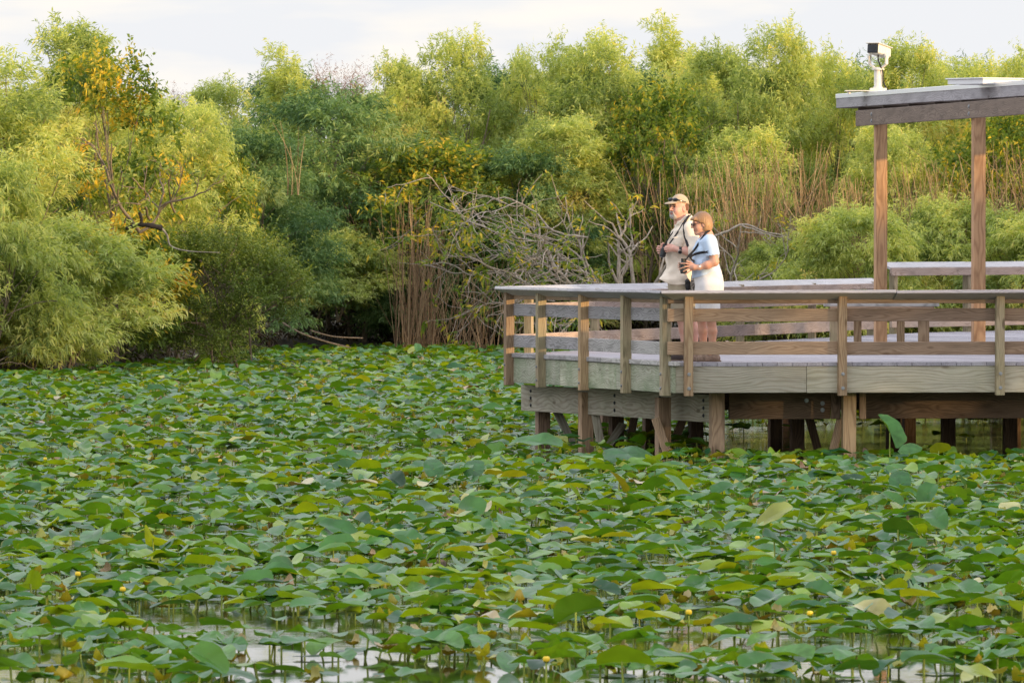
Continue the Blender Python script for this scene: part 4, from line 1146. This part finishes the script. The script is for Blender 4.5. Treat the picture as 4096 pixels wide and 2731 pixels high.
used_kit = set()
def tree(name, k, px, D, top, W, label, cat='tree', group=None, rot=None, gz=.05):
    """px = bearing, top = height of the crown's top; a copy of the kit's crown and trunk meshes"""
    cm, tm, H0, W0 = KIT[k]
    X = (px - 2048) / 30800 * D
    t_ = empty(name, (X, D, gz), label, cat, group)
    t_.rotation_euler.z = rng.random() * 6.28 if rot is None else rot
    t_.scale = (W / W0, W / W0, (top - gz) / H0)
    for nm, me in (('crown', cm), ('trunk', tm)):
        o = bpy.data.objects.new(nm, me); COL.objects.link(o); o.parent = t_
    return t_
zt = lambda py, D: 2.34 - (py - 940) / 30800 * D

TREES = [
 ('willow_tree', 'willow_a', -30, 131, 210, 3.6, 'tall yellow green willow at the far left edge of the thicket'),
 ('willow_tree', 'willow_b', 290, 136, 110, 2.7, 'slender willow topping the left clump, its pale tips above the orange leaved tree'),
 ('broadleaf_tree', 'apple_a', 440, 133.6, 195, 2.3, 'broad leaved tree with bright orange and yellow leaves at the top of the left clump'),
 ('willow_tree', 'willow_c', 690, 139.5, 400, 2.9, 'bright yellow green drooping willow below the orange leaved tree'),
 ('willow_bush', 'bush_a', 215, 128.5, 880, 3.2, 'light green feathery willow bush leaning over the water at the lower left'),
 ('willow_bush', 'bush_a', -60, 126.5, 640, 2.6, 'sunlit willow bush cut by the left edge, above the lily leaves'),
 ('round_shrub', 'shrub_a', 860, 135.2, 905, 3.3, 'round dark olive shrub with tiny leaves at the water edge left of the black gap'),
 ('broadleaf_tree', 'apple_b', 850, 140.5, 590, 1.7, 'small yellow speckled broad leaved tree between the sunlit left willows and the dark willow'),
 ('willow_tree', 'willow_b', 880, 166, 340, 2.4, 'hazy pale willow in the gap right of the orange leaved tree'),
 ('slim_tree', 'slim_a', 1125, 168, 195, 1.5, 'thin tall willow rising alone against the sky left of centre'),
 ('bare_tree', 'twig_a', 1375, 172, 235, 1.9, 'larger reddish tree of bare twigs against the sky beside the thin tall willow'),
 ('bare_tree', 'twig_a', 735, 174, 345, 1.3, 'small reddish bare twigged tree just right of the orange leaved tree'),
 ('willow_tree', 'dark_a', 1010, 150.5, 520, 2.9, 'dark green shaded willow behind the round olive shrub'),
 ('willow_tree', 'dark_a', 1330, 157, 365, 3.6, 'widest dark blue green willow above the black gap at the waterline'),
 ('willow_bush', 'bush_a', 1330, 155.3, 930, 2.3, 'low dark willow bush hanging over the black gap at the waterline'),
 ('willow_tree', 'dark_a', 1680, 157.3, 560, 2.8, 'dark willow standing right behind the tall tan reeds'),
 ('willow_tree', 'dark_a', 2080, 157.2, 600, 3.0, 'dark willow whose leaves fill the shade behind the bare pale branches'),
 ('willow_tree', 'willow_b', 1590, 160, 250, 2.0, 'narrow light green willow just left of the double peaked willow'),
 ('willow_tree', 'willow_a', 1810, 161, 150, 2.7, 'tall double peaked willow left of the centre of the thicket'),
 ('willow_tree', 'willow_c', 2180, 161, 190, 2.6, 'willow right of the central notch in the skyline, some leaves orange'),
 ('willow_tree', 'willow_a', 2420, 160, 150, 3.2, 'largest pale green willow above the bare pale branches'),
 ('broadleaf_tree', 'apple_b', 1700, 156.6, 560, 3.4, 'broad leaved tree dotted yellow over the dry reeds left of the platform'),
 ('broadleaf_tree', 'apple_b', 2620, 158.5, 330, 2.6, 'orange dotted broad leaved tree behind and above the man in the cap'),
 ('slim_tree', 'slim_a', 2650, 176, 80, 1.55, 'tallest tree, a separate feathery top above the skyline right of centre'),
 ('willow_tree', 'willow_b', 2850, 163, 200, 2.6, 'yellow green willow on the skyline between the tallest tree and the spiked willow'),
 ('willow_tree', 'willow_a', 3085, 161, 115, 2.7, 'willow with a pointed spike on top left of the roof camera'),
 ('willow_tree', 'willow_c', 3330, 163, 225, 2.6, 'willow directly behind the roof camera'),
 ('willow_tree', 'willow_b', 3640, 161, 180, 2.6, 'willow on the skyline right of the roof camera'),
 ('willow_tree', 'willow_a', 3900, 164, 250, 2.6, 'willow on the skyline behind the roof hatch'),
 ('willow_tree', 'willow_c', 4130, 160, 235, 2.8, 'willow at the right edge above the shelter roof'),
 ('broadleaf_tree', 'apple_b', 3990, 157, 420, 2.6, 'yellow flecked broad leaved tree framed by the shelter roof and right post'),
 ('willow_bush', 'bush_a', 3420, 151, 830, 2.7, 'light green willow bush behind the left shelter post'),
 ('willow_bush', 'bush_a', 3130, 153, 960, 2.1, 'low green willow bush right of the woman in pale blue'),
 ('willow_tree', 'bush_a', 3800, 153, 800, 2.6, 'low shaded green willow seen between the two shelter posts'),
 ('willow_tree', 'bush_a', 4110, 152, 840, 2.8, 'low shaded green willow right of the right shelter post'),
 ('willow_tree', 'willow_c', 3560, 157, 500, 2.6, 'yellow green willow between the shelter posts below the beam'),
 ('willow_tree', 'willow_a', 2960, 157, 520, 2.8, 'bright willow filling the slope right of the man in the cap'),
 ('willow_tree', 'willow_b', 2230, 157.5, 480, 2.8, 'grey green willow just behind the bare pale branches'),
]
for nm, k, px, D, py, W, lab in TREES: tree(nm, k, px, D, zt(py, D), W, lab, gz=.75 if 'low dark willow bush' in lab else .05)
for i, px in enumerate((-420, 60, 420, 700, 1180, 1480, 1660, 1990, 2090, 2330, 2460, 2560, 2770, 2900, 3010, 3230, 3400, 3520, 3760, 3880, 4020, 4200, 4330, 4640)):
    D = (150 if px < 800 else 169) + 3 * (i % 3)
    tree('willow_tree', ('willow_a', 'dark_a', 'willow_b')[i % 3], px, D, zt((330, 300, 380)[i % 3] if 900 < px < 1900 else 400 if px < 900 else (245, 270, 300)[i % 3], D), 3.0,
         'willow of the back row, only its leaves showing between the nearer trees', group='willows of the back row')
for i, (px, D, py) in enumerate(((-700, 128, 300), (-1000, 126, 260), (4480, 157, 300), (4800, 158, 260))):
    tree('willow_tree', 'willow_a', px, D, zt(py, D), 3.2, 'willow continuing the thicket beyond the picture edge', group='willows beyond the picture edge')

# ---------------------------------------------------------------- twisting bare branches
def gnarl(r, p, d, rad, L_, depth, out, up=.05, flat=1.):
    n = max(int(L_ / .13), 4); P = [np.array(p, float)]; d = nrm(np.array(d, float)); rr_ = [rad]
    kids = []
    for i in range(n):
        d = nrm(d + r.normal(size=3) * np.array([.20, .20 * flat, .20]) + np.array([0, 0, up]))
        P.append(P[-1] + d * L_ / n); rr_.append(rad * (1 - .66 * (i + 1) / n) + .003)
        if depth > 0 and i > 0 and r.random() < (.40 if depth > 1 else .5):
            sd_ = nrm(np.cross(d, r.normal(size=3))); kids.append((P[-1], nrm(d * .7 + sd_ * .8), rr_[-1] * .62, L_ * (.35 + .35 * r.random()) * (1 - .35 * i / n)))
    out.append((np.array(P), np.array(rr_)))
    for k in kids:
        if k[2] > .002: gnarl(r, k[0], k[1], k[2], max(k[3], .2), depth - 1, out, up, flat)
def pt(px, py, D): return np.array([(px - 2048) / 30800 * D, D, zt(py, D)])
def gnarled(name, label, roots, D, seed, mat, depth=2, leaf=None, up=.0, rk=1., top=690):
    r = np.random.default_rng(seed); out = []
    for (a, b, rad) in roots:
        p = pt(a[0], a[1], D + r.normal() * .25); q = pt(b[0], b[1], D - .4 + r.normal() * .3)
        gnarl(r, p, q - p, rad * rk, np.linalg.norm(q - p) * 1.0, depth, out, up, .7)
    out = [o_ for o_ in out if o_[0][:, 2].max() < zt(top, D)]
    V, Q = tubes(out, 6); base = Vector((float(np.mean(V[:, 0])), D, 0.))
    t_ = empty(name, base, label, 'tree')
    obj('branches', mesh_np('branches', V, Q, M[mat]), t_)
    if leaf:
        tips = np.array([P[-1] for P, _ in out if r.random() < leaf[1]]); dirs = nrm(np.array([P[-1] - P[-2] for P, _ in out])[:len(tips)])
        n = len(tips)
        if n:
            V, Q, T_ = leaves_from(tips - dirs * .12, nrm(dirs + r.normal(size=(n, 3)) * .3), np.full(n, .30), np.full(n, .02), 8, .15, .05, r, 1., .1, np.full(n, leaf[2]), .16)
            obj('leaves', mesh_np('leaves', V, Q, M[leaf[0]], False, {'tint': T_}), t_)
    return t_
gnarled('pond_apple_tree', 'leaning bare pale branches sweeping left above the platform tip', [
    ((2560, 1180), (2080, 880), .055), ((2440, 1180), (1830, 880), .05), ((2330, 1190), (1760, 820), .04), ((2300, 1190), (1700, 900), .035),
    ((2180, 1200), (1800, 1040), .04), ((2250, 1170), (2060, 900), .045), ((2280, 1000), (1600, 830), .034), ((2350, 950), (1660, 760), .034), ((2560, 900), (3000, 740), .034)], 151, 8, 'palebark', 2, ('apple', .7, .42), rk=.58)
gnarled('pond_apple_tree', 'upright forked pale grey trunks just left of the man in the cap', [
    ((2330, 1200), (2250, 870), .05), ((2395, 1200), (2360, 860), .05), ((2480, 1200), (2480, 880), .055), ((2530, 1200), (2590, 880), .05), ((2600, 1200), (2690, 840), .045), ((2420, 1200), (2270, 960), .04)],
    152, 21, 'palebark', 1, ('apple', .4, .5))
gnarled('dead_shrub', 'tangle of thin bare twigs and one crooked limb right of the woman', [
    ((2960, 1180), (3150, 930), .022), ((2900, 1190), (2980, 880), .026), ((2840, 1190), (3180, 860), .022), ((2760, 960), (3140, 760), .030)],
    151.5, 33, 'palebark', 2, ('apple', .2, .4), top=520)
gnarled('dead_shrub', 'twisted grey leafless shrub amid the left willows', [
    ((560, 930), (270, 640), .032), ((560, 930), (740, 680), .026), ((640, 830), (850, 700), .02), ((600, 880), (500, 660), .022), ((700, 850), (650, 680), .018)],
    131.6, 44, 'bark', 2, ('shrubleaf', .9, .75), top=480)
t_ = empty('charred_limb', pt(570, 905, 130.4), 'short blackened broken limb low among the left willows', 'branch')
P_, r_ = cable([pt(505, 915, 130.4), pt(540, 902, 130.3), pt(590, 900, 130.2), (pt(645, 912, 130.3))], .045, 14); r_ = np.linspace(.028, .05, 14) * (1 + .15 * np.sin(np.arange(14) * 2.1))
P2_, r2_ = cable([pt(560, 905, 130.25), pt(566, 880, 130.2), pt(558, 850, 130.2)], .028, 8); P3_, r3_ = cable([pt(645, 912, 130.3), pt(668, 940, 130.3), pt(685, 985, 130.3), pt(760, 1005, 130.3), pt(880, 1010, 130.4)], .02, 18)
V, Q = tubes([(P_, r_), (P2_, r2_)], 7); obj('limb', mesh_np('limb', V, Q, M['char']), t_)
V, Q = tubes([(P3_, np.linspace(.022, .005, 18))], 6); obj('twig', mesh_np('twig', V, Q, M['palebark']), t_)
t_ = empty('fallen_branch', pt(1250, 1330, 149), 'thin fallen branch slanting across the black gap at the waterline', 'branch')
V, Q = tubes([cable([pt(1130, 1290, 149), pt(1200, 1330, 149), pt(1300, 1365, 149.4), pt(1420, 1395, 150)], .018, 14), cable([pt(1240, 1320, 149), pt(1330, 1345, 149.3), pt(1450, 1352, 150)], .012, 12)], 6)
obj('branches', mesh_np('branches', V, Q, M['bark']), t_)

# ---------------------------------------------------------------- reeds: uncountable stalks
def reeds(label, patches, seed, D, n):
    r = np.random.default_rng(seed); out = []; ti = []
    for _ in range(n):
        x0, x1, y0, y1, w = patches[r.integers(len(patches))]
        px = x0 + (x1 - x0) * r.random(); D_ = D + r.normal() * .5
        b = pt(px, y1 + 20, D_); t_ = pt(px + r.normal() * w * 2.2, y0 + (y1 - y0) * (.0 + .55 * r.random() ** 1.5), D_ + r.normal() * .2)
        u = np.linspace(0, 1, 7)[:, None]; bend = np.array([r.normal() * .12, 0, 0])
        P = b + (t_ - b) * u + bend * u ** 2 * (1 if r.random() < .8 else 4)
        out.append((P, np.linspace(.008, .0035, 7) * (.7 + .7 * r.random()))); ti.append(np.full(7 * 3, np.clip(.45 + .25 * r.normal(), 0, 1)))
    V, Q = tubes(out, 3)
    o = obj('reeds', mesh_np('reeds', V, Q, M['reed'], False, {'tint': np.concatenate(ti)}))
    return tag(o, label, 'reeds', kind='stuff')
reeds('tall dry tan reeds standing at the waterline left of the platform', [(1580, 1760, 780, 1400, 20), (1600, 1760, 900, 1400, 30), (1640, 1980, 980, 1400, 40), (1780, 2080, 1050, 1400, 40)], 5, 153.9, 210)
reeds('dry tan reeds among the trees behind the two people', [(2560, 3100, 620, 1200, 40), (2900, 3300, 560, 1100, 40)], 6, 154.2, 300)
reeds('dry reeds seen between and beside the shelter posts', [(3560, 3900, 640, 1100, 30), (3950, 4300, 560, 1000, 30), (3280, 3480, 700, 1100, 30)], 7, 153.6, 360)
reeds('few bleached reed stalks rising from the dark willow', [(1150, 1220, 480, 760, 8), (120, 330, 420, 900, 20)], 9, 148.5, 12)

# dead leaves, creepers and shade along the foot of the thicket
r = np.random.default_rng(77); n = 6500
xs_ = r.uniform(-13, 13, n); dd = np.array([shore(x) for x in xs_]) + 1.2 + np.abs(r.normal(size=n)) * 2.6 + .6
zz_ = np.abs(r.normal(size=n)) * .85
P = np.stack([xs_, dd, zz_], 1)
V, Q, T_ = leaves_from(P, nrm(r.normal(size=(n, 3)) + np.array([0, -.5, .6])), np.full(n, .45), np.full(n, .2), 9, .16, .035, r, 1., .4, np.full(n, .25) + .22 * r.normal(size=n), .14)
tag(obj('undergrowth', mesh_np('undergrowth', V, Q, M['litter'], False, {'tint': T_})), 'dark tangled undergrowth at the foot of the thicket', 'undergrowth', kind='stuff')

# unseen wood on the sunset side, top line shaped to set the evening shade
sh_ = np.array([math.sin(R(SUN_AZ)), -math.cos(R(SUN_AZ))]); qh = np.array([-sh_[1], sh_[0]])
r = np.random.default_rng(19); parts = []
P0 = 8.
#  q along the bank, wanted shade height there; tree tops follow from it
SHADOW = [(20, 3.2), (62, 2.6), (67, 2.0), (71.0, 2.1), (71.9, 1.05), (75.4, 1.05), (76.5, 3.25), (84, 3.3), (90, 2.6), (97, 3.1), (104, 3.8), (108, 3.1), (112, 2.5), (119, 2.5), (121.5, 4.4), (126.5, 4.4), (129, 3.3), (133, 3.1), (142, 3.0), (150, 3.3), (190, 3.0)]
PREF = [(20, -22), (60, -30), (71, -39), (76, -42), (84, -42), (98, -60), (112, -70), (150, -76), (190, -76)]
_q = np.linspace(20, 190, 300)
TOPQ = [(q, np.interp(q, *zip(*SHADOW)) - .38 + (P0 - np.interp(q, *zip(*PREF))) * math.tan(R(SUN_EL))) for q in _q]
qs = r.uniform(22, 188, 22000); hq = np.interp(qs, *zip(*TOPQ)) + .22 * np.sin(qs * 2.3) + .2 * np.sin(qs * 5.1 + 1)
_ = 0
P = np.stack([sh_[0] * P0 + qh[0] * qs, sh_[1] * P0 + qh[1] * qs, hq * (1 - r.random(22000) ** 1.6)], 1) + r.normal(size=(22000, 3)) * np.array([.5, .5, .12])
V, Q, T_ = leaves_from(P, nrm(r.normal(size=(22000, 3)) + np.array([0, 0, .4])), np.full(22000, .5), np.full(22000, .3), 9, .40, .15, r, .9, .4, np.full(22000, .5), .15)
tag(obj('shading_wood', mesh_np('shading_wood', V, Q, M['shadeleaf'], False, {'tint': T_})), 'unseen willow wood outside the picture, its top shaped to shade the pond', 'wood', kind='stuff')
bm = bmesh.new()
a_ = sh_ * (P0 - 1.5) + qh * 10; b_ = sh_ * (P0 - 1.5) + qh * 180; c_ = sh_ * (P0 + 40) + qh * 180; d_ = sh_ * (P0 + 40) + qh * 10
vs = [bm.verts.new((p[0], p[1], .06 if i < 2 else 1.2)) for i, p in enumerate((a_, b_, c_, d_))]; f_ = bm.faces.new(vs)
bmesh.ops.recalc_face_normals(bm, faces=bm.faces)
tag(obj('bank', mesh_bm('bank', bm, ground.data.materials[0])), kind='structure')
# ---------------------------------------------------------------- pond lily leaves
def padmat():
    t = NT('pond lily leaf')
    at = t.n('Attribute', {'attribute_name': 'tint'}).outputs['Fac']
    uvx = t.n('Attribute', {'attribute_name': 'rim'}).outputs['Fac']
    rnd = t.n('ObjectInfo').outputs['Random']
    f = t.math('ADD', at, t.math('MULTIPLY', t.math('SUBTRACT', rnd, .5), .16))
    c = t.ramp(f, [(.0, (.014, .048, .018)), (.25, (.032, .115, .042)), (.50, (.080, .22, .048)), (.70, (.235, .37, .040)), (.84, (.36, .36, .09)), (.93, (.40, .29, .17)), (1., (.22, .14, .09))])
    co_ = t.n('TexCoord').outputs['Object']
    n1 = t.noise(co_, 16., 4., .6).outputs[0]; n2 = t.noise(co_, 5., 3.).outputs[0]
    c = t.mix(1., c, t.ramp(n2, [(.3, .72), (.7, 1.25)]), 'MULTIPLY')
    spot = t.ramp(t.noise(co_, 28., 2.).outputs[0], [(.70, 0.), (.76, 1.)])
    c = t.mix(t.math('MULTIPLY', spot, .6), c, (.24, .18, .06))
    edge = t.ramp(uvx, [(.86, 0.), (1., 1.)])
    c = t.mix(t.math('MULTIPLY', edge, t.ramp(n1, [(.52, 0.), (.70, .75)])), c, (.26, .20, .06))
    back = t.n('NewGeometry').outputs['Backfacing']
    c2 = t.mix(back, c, t.mix(.6, t.mix(1., c, (1.5, 1.0, .2), 'MULTIPLY'), (.105, .175, .010)))
    d = t.n('BsdfPrincipled', None, Base__Color=c2, Roughness=.30); d.inputs['Specular IOR Level'].default_value = .30
    t.i(d, 'Normal', t.bump(n1, .25, .01))
    tr = t.n('BsdfTranslucent', None, Color=t.mix(1., c, (2.1, 1.7, .18), 'MULTIPLY'))
    mx = t.n('MixShader', None, Fac=t.ramp(f, [(.78, .30), (.86, .05)]), _1=d.outputs[0], _2=tr.outputs[0])
    t.t.links.new(mx.outputs[0], t.out.inputs[0]); return t.m
M['pad'] = padmat()
M['stalk'] = plain('lily stalk', (.30, .37, .055), .5, 0., .25, 9.)
M['petal'] = plain('yellow petals', (.80, .55, .02), .45, 0., .1)
M['sepal'] = plain('green sepals', (.20, .26, .04), .5, 0., .1)

def blade(r, fold=.0, wave=.02, curl=.0, cup=.0, asp=.66, notch=.16, crumple=0., n=26):
    """heart-shaped leaf of unit length; stalk joins at the origin, the notch points to -x"""
    th = np.linspace(-np.pi, np.pi, n, endpoint=False) + np.pi / n
    c = np.cos(th)
    rad = 1. / np.sqrt((np.cos(th) / .62) ** 2 + (np.sin(th) / (.5 * asp)) ** 2) * 1.0
    back = np.clip((-c - .80) / .20, 0, 1)
    rad = rad * (1 - notch * 1.6 * back ** 1.4)
    rad = rad * (1 + .02 * np.sin(9 * th + r.random() * 6))
    rings = [.008, .38, .72, 1.]
    V, rim = [], []
    ph = r.random(4) * 6.28
    for k, s in enumerate(rings):
        if s == 0: V.append([0, 0, 0]); rim.append(0); continue
        x, y = rad * s * np.cos(th), rad * s * np.sin(th)
        z = fold * np.abs(y) * 1.0 + cup * (x ** 2 + y ** 2) + wave * s ** 2 * (np.sin(3 * th + ph[0]) + .6 * np.sin(5 * th + ph[1])) - .05 * x * x
        if curl:
            w_ = np.clip((np.sin(th + ph[2]) - .3) / .7, 0, 1) * np.clip((s - .4) / .6, 0, 1)
            z = z + curl * w_; x = x * (1 - .45 * w_); y = y * (1 - .45 * w_)
        if crumple: z = z + crumple * s * np.sin(7 * th + ph[3]) * np.cos(4 * th + ph[1]); x = x * (1 - crumple); y = y * (1 - crumple * 1.4 * np.abs(np.sin(2 * th + ph[0])))
        for i in range(n): V.append([x[i], y[i], z[i]]); rim.append(s)
    F = []
    for i in range(n):
        j = (i + 1) % n
        for k in range(3): a = k * n; F.append([a + i, a + n + i, a + n + j, a + j])
    return np.array(V), np.array(F), np.array(rim)
r = np.random.default_rng(4)
KINDS = []          # (V, F, rim, tint, kind)
for i in range(5): KINDS.append(blade(r, .12 + .16 * r.random(), .022, 0, -.15 + .12 * r.normal()) + (.38, 'flat'))
for i in range(5): KINDS.append(blade(r, .42 + .34 * r.random(), .02, 0, -.10 - .2 * r.random()) + (.48, 'fold'))
for i in range(4): KINDS.append(blade(r, .08, .035, .12 + .10 * r.random(), .04) + (.50, 'wavy'))
for i in range(3): KINDS.append(blade(r, .2, .03, .38, .7, crumple=.06) + (.84, 'dry'))
for i in range(2): KINDS.append(blade(r, .0, .006, 0, 0) + (.22, 'float'))
def pick(r, D):
    u = r.random()
    return int(r.integers(0, 5) if u < .21 else r.integers(5, 10) if u < .56 else r.integers(10, 14) if u < .73 else r.integers(14, 17) if u < .89 else r.integers(17, 19))

# plan area of the open pond, outside the shade under the deck where the water lies bare
def under_deck(x, y):
    if y < 81.1: return False
    lx = 1.62 - (y - 80) * .283 if y < 86 else -.1 + (y - 86) * .296
    return x > lx
def place(r):
    out = []
    y = 39.5
    while y < 157:
        dy = .25 + (y - 39.5) * .0042
        half = y * 2048 / 30800 * 1.2 + 1.6
        dens = np.interp(y, [39, 44, 50, 60, 80, 100, 125, 156], [19.0, 21., 22., 21., 15., 12., 10.5, 9.])
        n = r.poisson(dens * dy * 2 * half)
        for _ in range(n):
            x = r.uniform(-half, half); yy = y + r.random() * dy
            if yy > shore(x) + .3: continue
            op = .5 + .5 * math.sin(x * 1.9 + yy * .83 + 1.2 * math.sin(yy * .31)) * math.sin(x * .7 - yy * .47 + 2.)
            if yy < 47.5 and op > .56 and r.random() < .90: continue       # open water near the viewer
            if yy > 56 and yy < 64 and x < -1.5 and op > .78 and r.random() < .6: continue
            ud = under_deck(x, yy)
            if ud:
                lim = .55 if x < 2.2 else .03
                if yy > 92: lim = .22
                if yy > 104: lim = .6
                if r.random() > lim: continue
            out.append((x, yy, ud))
        y += dy
    return out
SP = place(r)
SP.sort(key=lambda p: p[1])
def pose(r, k, y):
    kind = KINDS[k][4]; size = (.215 + .085 * r.random()) * (1 if r.random() < .8 else .72)
    if kind == 'float': h, tl = .006 + .012 * r.random(), r.normal() * .02
    elif kind == 'dry': h, tl = .01 + .06 * r.random(), r.normal() * .30; size *= .48
    elif kind == 'flat': h, tl = .02 + .11 * r.random(), abs(r.normal()) * .15
    elif kind == 'fold': h, tl = .03 + .10 * r.random(), abs(r.normal()) * .18
    else: h, tl = .02 + .11 * r.random(), abs(r.normal()) * .17
    if r.random() < .007 and kind in ('flat', 'fold'): h, tl = .08 + .10 * r.random(), .55 + .4 * r.random()      # stands nearly upright
    yaw = r.random() * 6.283; ax = r.random() * 6.283
    R1 = Matrix.Rotation(tl, 3, Vector((math.cos(ax), math.sin(ax), 0))) @ Matrix.Rotation(yaw, 3, 'Z')
    tint = KINDS[k][3] + r.normal() * (.06 if KINDS[k][4] == 'dry' else .135)
    if r.random() < .04: tint += .16
    if y < 52 and kind != 'float': h = .012 + h * .72
    if 73 < y < 81: h *= .6; tl *= .8
    # keep the lowest point above the water
    return size, h + .18 * size * min(abs(tl), 1.) * (0 if kind == 'float' else 1), R1, tint, kind

meshes = [mesh_np('blade', V, F[:, :], M['pad'], True, {'tint': np.full(len(V), ti), 'rim': rim}) for V, F, rim, ti, kd in KINDS]
for me in meshes: me.validate()
def stalkmesh(bend):
    u = np.linspace(0, 1, 7); P = np.stack([bend * (u - 1) ** 2, 0 * u, u - 1], 1)
    V, Q = tubes([(P, np.full(7, 1.))], 5)
    V2 = P.repeat(5, 0) + (V - P.repeat(5, 0)) * np.array([.0062, .0062, .02]); return mesh_np('stalk', V2, Q, M['stalk'])
stalks = [stalkmesh(b) for b in (-.12, .0, .16)]
LAB = {'flat': 'broad green heart shaped lily leaf held just above the near water',
       'fold': 'green lily leaf folded along its midrib, standing in the near water',
       'wavy': 'green lily leaf with wavy turned up rim, standing in the near water',
       'dry': 'withered yellow brown curled lily leaf in the near water',
       'float': 'dark flat lily pad floating on the near water'}
GRP = {'flat': 'broad lily leaves nearest the viewer', 'fold': 'folded lily leaves nearest the viewer', 'wavy': 'wavy lily leaves nearest the viewer', 'dry': 'withered lily leaves nearest the viewer', 'float': 'floating lily pads nearest the viewer'}
near_n = 0; bulkV, bulkF, bulkT, bulkR, off_ = [], [], [], [], 0; st = []; ktint = []
for x, y, ud in SP:
    k = pick(r, y); size, h, R1, tint, kind = pose(r, k, y)
    infr = abs(x) < y * 2048 / 30800 + .1
    if near_n < 290 and infr and y > 40.6 and not ud:
        near_n += 1
        t_ = empty('lily_leaf' if kind != 'float' else 'lily_pad', (x, y, 0), LAB[kind], 'lily leaf' if kind != 'float' else 'lily pad', GRP[kind])
        b = bpy.data.objects.new('blade', meshes[k]); COL.objects.link(b); b.parent = t_
        m = R1.to_4x4() @ Matrix.Scale(size, 4); m.translation = (0, 0, h); b.matrix_basis = m
        if kind != 'float':
            s_ = bpy.data.objects.new('stalk', stalks[near_n % 3]); COL.objects.link(s_); s_.parent = t_
            s_.scale = (1, 1, h + .12); s_.location = (0, 0, h); s_.rotation_euler.z = r.random() * 6.28
        continue
    V, F, rim = KINDS[k][:3]
    W = (V * size) @ np.array(R1).T + np.array([x, y, h])
    bulkV.append(W); bulkF.append(F + off_); bulkT.append(np.full(len(V), tint)); bulkR.append(rim); off_ += len(V)
    if kind != 'float':
        u = np.linspace(0, 1, 4); b = r.normal() * .06; a = r.random() * 6.28
        st.append((np.stack([x + b * (u - 1) ** 2 * math.cos(a), y + b * (u - 1) ** 2 * math.sin(a), h + (u - 1) * (h + .08)], 1), np.full(4, .0062)))
print('pads', len(SP))
bulk = mesh_np('lily_leaves', np.concatenate(bulkV), np.concatenate(bulkF), M['pad'], True, {'tint': np.concatenate(bulkT), 'rim': np.concatenate(bulkR)})
bulk.validate()
LB = tag(obj('lily_leaves', bulk), 'dense sheet of green pond lily leaves covering the water', 'lily leaves', kind='stuff')
V, Q = tubes(st, 4)
o = obj('stalks', mesh_np('stalks', V, Q, M['stalk']), LB); o['kind'] = 'stuff'
# a few tall leaves that stand out in front of the piles
def big(px, D, h, tl, ax, yaw, size, k, lab):
    x = (px - 2048) / 30800 * D
    t_ = empty('lily_leaf', (x, D, 0), lab, 'lily leaf')
    b = bpy.data.objects.new('blade', meshes[k]); COL.objects.link(b); b.parent = t_
    m = (Matrix.Rotation(tl, 3, Vector((math.cos(ax), math.sin(ax), 0))) @ Matrix.Rotation(yaw, 3, 'Z')).to_4x4() @ Matrix.Scale(size, 4); m.translation = (0, 0, h); b.matrix_basis = m
    s_ = bpy.data.objects.new('stalk', stalks[1]); COL.objects.link(s_); s_.parent = t_; s_.scale = (1.3, 1.3, h + .12); s_.location = (0, 0, h)
big(2160, 79.6, .20, .30, 0, 2.9, .52, 0, 'large lily leaf before the first pile at the pointed end of the platform')
big(2510, 78.3, .12, .35, .2, .3, .55, 1, 'largest lily leaf in front of the slanting braces')
big(3560, 79.5, .30, .95, .9, 2.4, .40, 5, 'lily leaf standing upright on edge before the black piles')
big(3640, 79.2, .10, .4, .2, 1.2, .34, 2, 'round lily leaf at the foot of the upright leaf before the black piles')
big(1735, 71.5, .17, .62, 0, 1.7, .29, 0, 'pale lily leaf raised like a shield left of the platform, the first of two')
big(1895, 71.2, .17, .62, .15, 1.4, .29, 3, 'pale lily leaf raised like a shield left of the platform, nearer the piles')
big(3600, 67.5, .16, .75, .1, 1.5, .30, 3, 'rounded bright lily leaf standing upright in open view below the shelter posts')
# yellow flower buds
def budmesh():
    F_ = Field((-.04, -.04, -.04), (.04, .04, .04), .0035)
    for k in range(5):
        a = k * 1.2566; F_.ell((.010 * math.cos(a), .010 * math.sin(a), .0), (.017, .017, .022), None, .003)
    F_.ell((0, 0, .016), (.012, .012, .010), None, .0, True)
    return F_.mesh('petals', M['petal'], None, 0)
bm_ = budmesh()
F_ = Field((-.04, -.04, -.05), (.04, .04, .03), .0035); F_.ell((0, 0, -.012), (.022, .022, .016), None, 0.).plane((0, 0, -.004), (0, 0, 1)); sm_ = F_.mesh('sepals', M['sepal'], None, 0)
for px, py in ((180, 1845), (880, 1852), (490, 2372), (3175, 1852), (3730, 1910), (3830, 1900), (3030, 2165), (3335, 2225), (2290, 2420), (2755, 2465), (3240, 2470), (2185, 2655), (1100, 2010), (1480, 1850), (600, 1545), (310, 2310)):
    h = .10; D = 30800 * (2.34 - h) / (py - 940); x = (px - 2048) / 30800 * D
    t_ = empty('lily_flower', (x, D, 0), 'small round yellow lily bud on a stalk among the leaves', 'lily flower', 'yellow lily buds among the leaves')
    for nm, me in (('petals', bm_), ('sepals', sm_)):
        b = bpy.data.objects.new(nm, me); COL.objects.link(b); b.parent = t_; b.location = (0, 0, h + .025); b.scale = (.74,) * 3
    s_ = bpy.data.objects.new('stalk', stalks[1]); COL.objects.link(s_); s_.parent = t_; s_.scale = (.9, .9, h + .1); s_.location = (0, 0, h + .01)
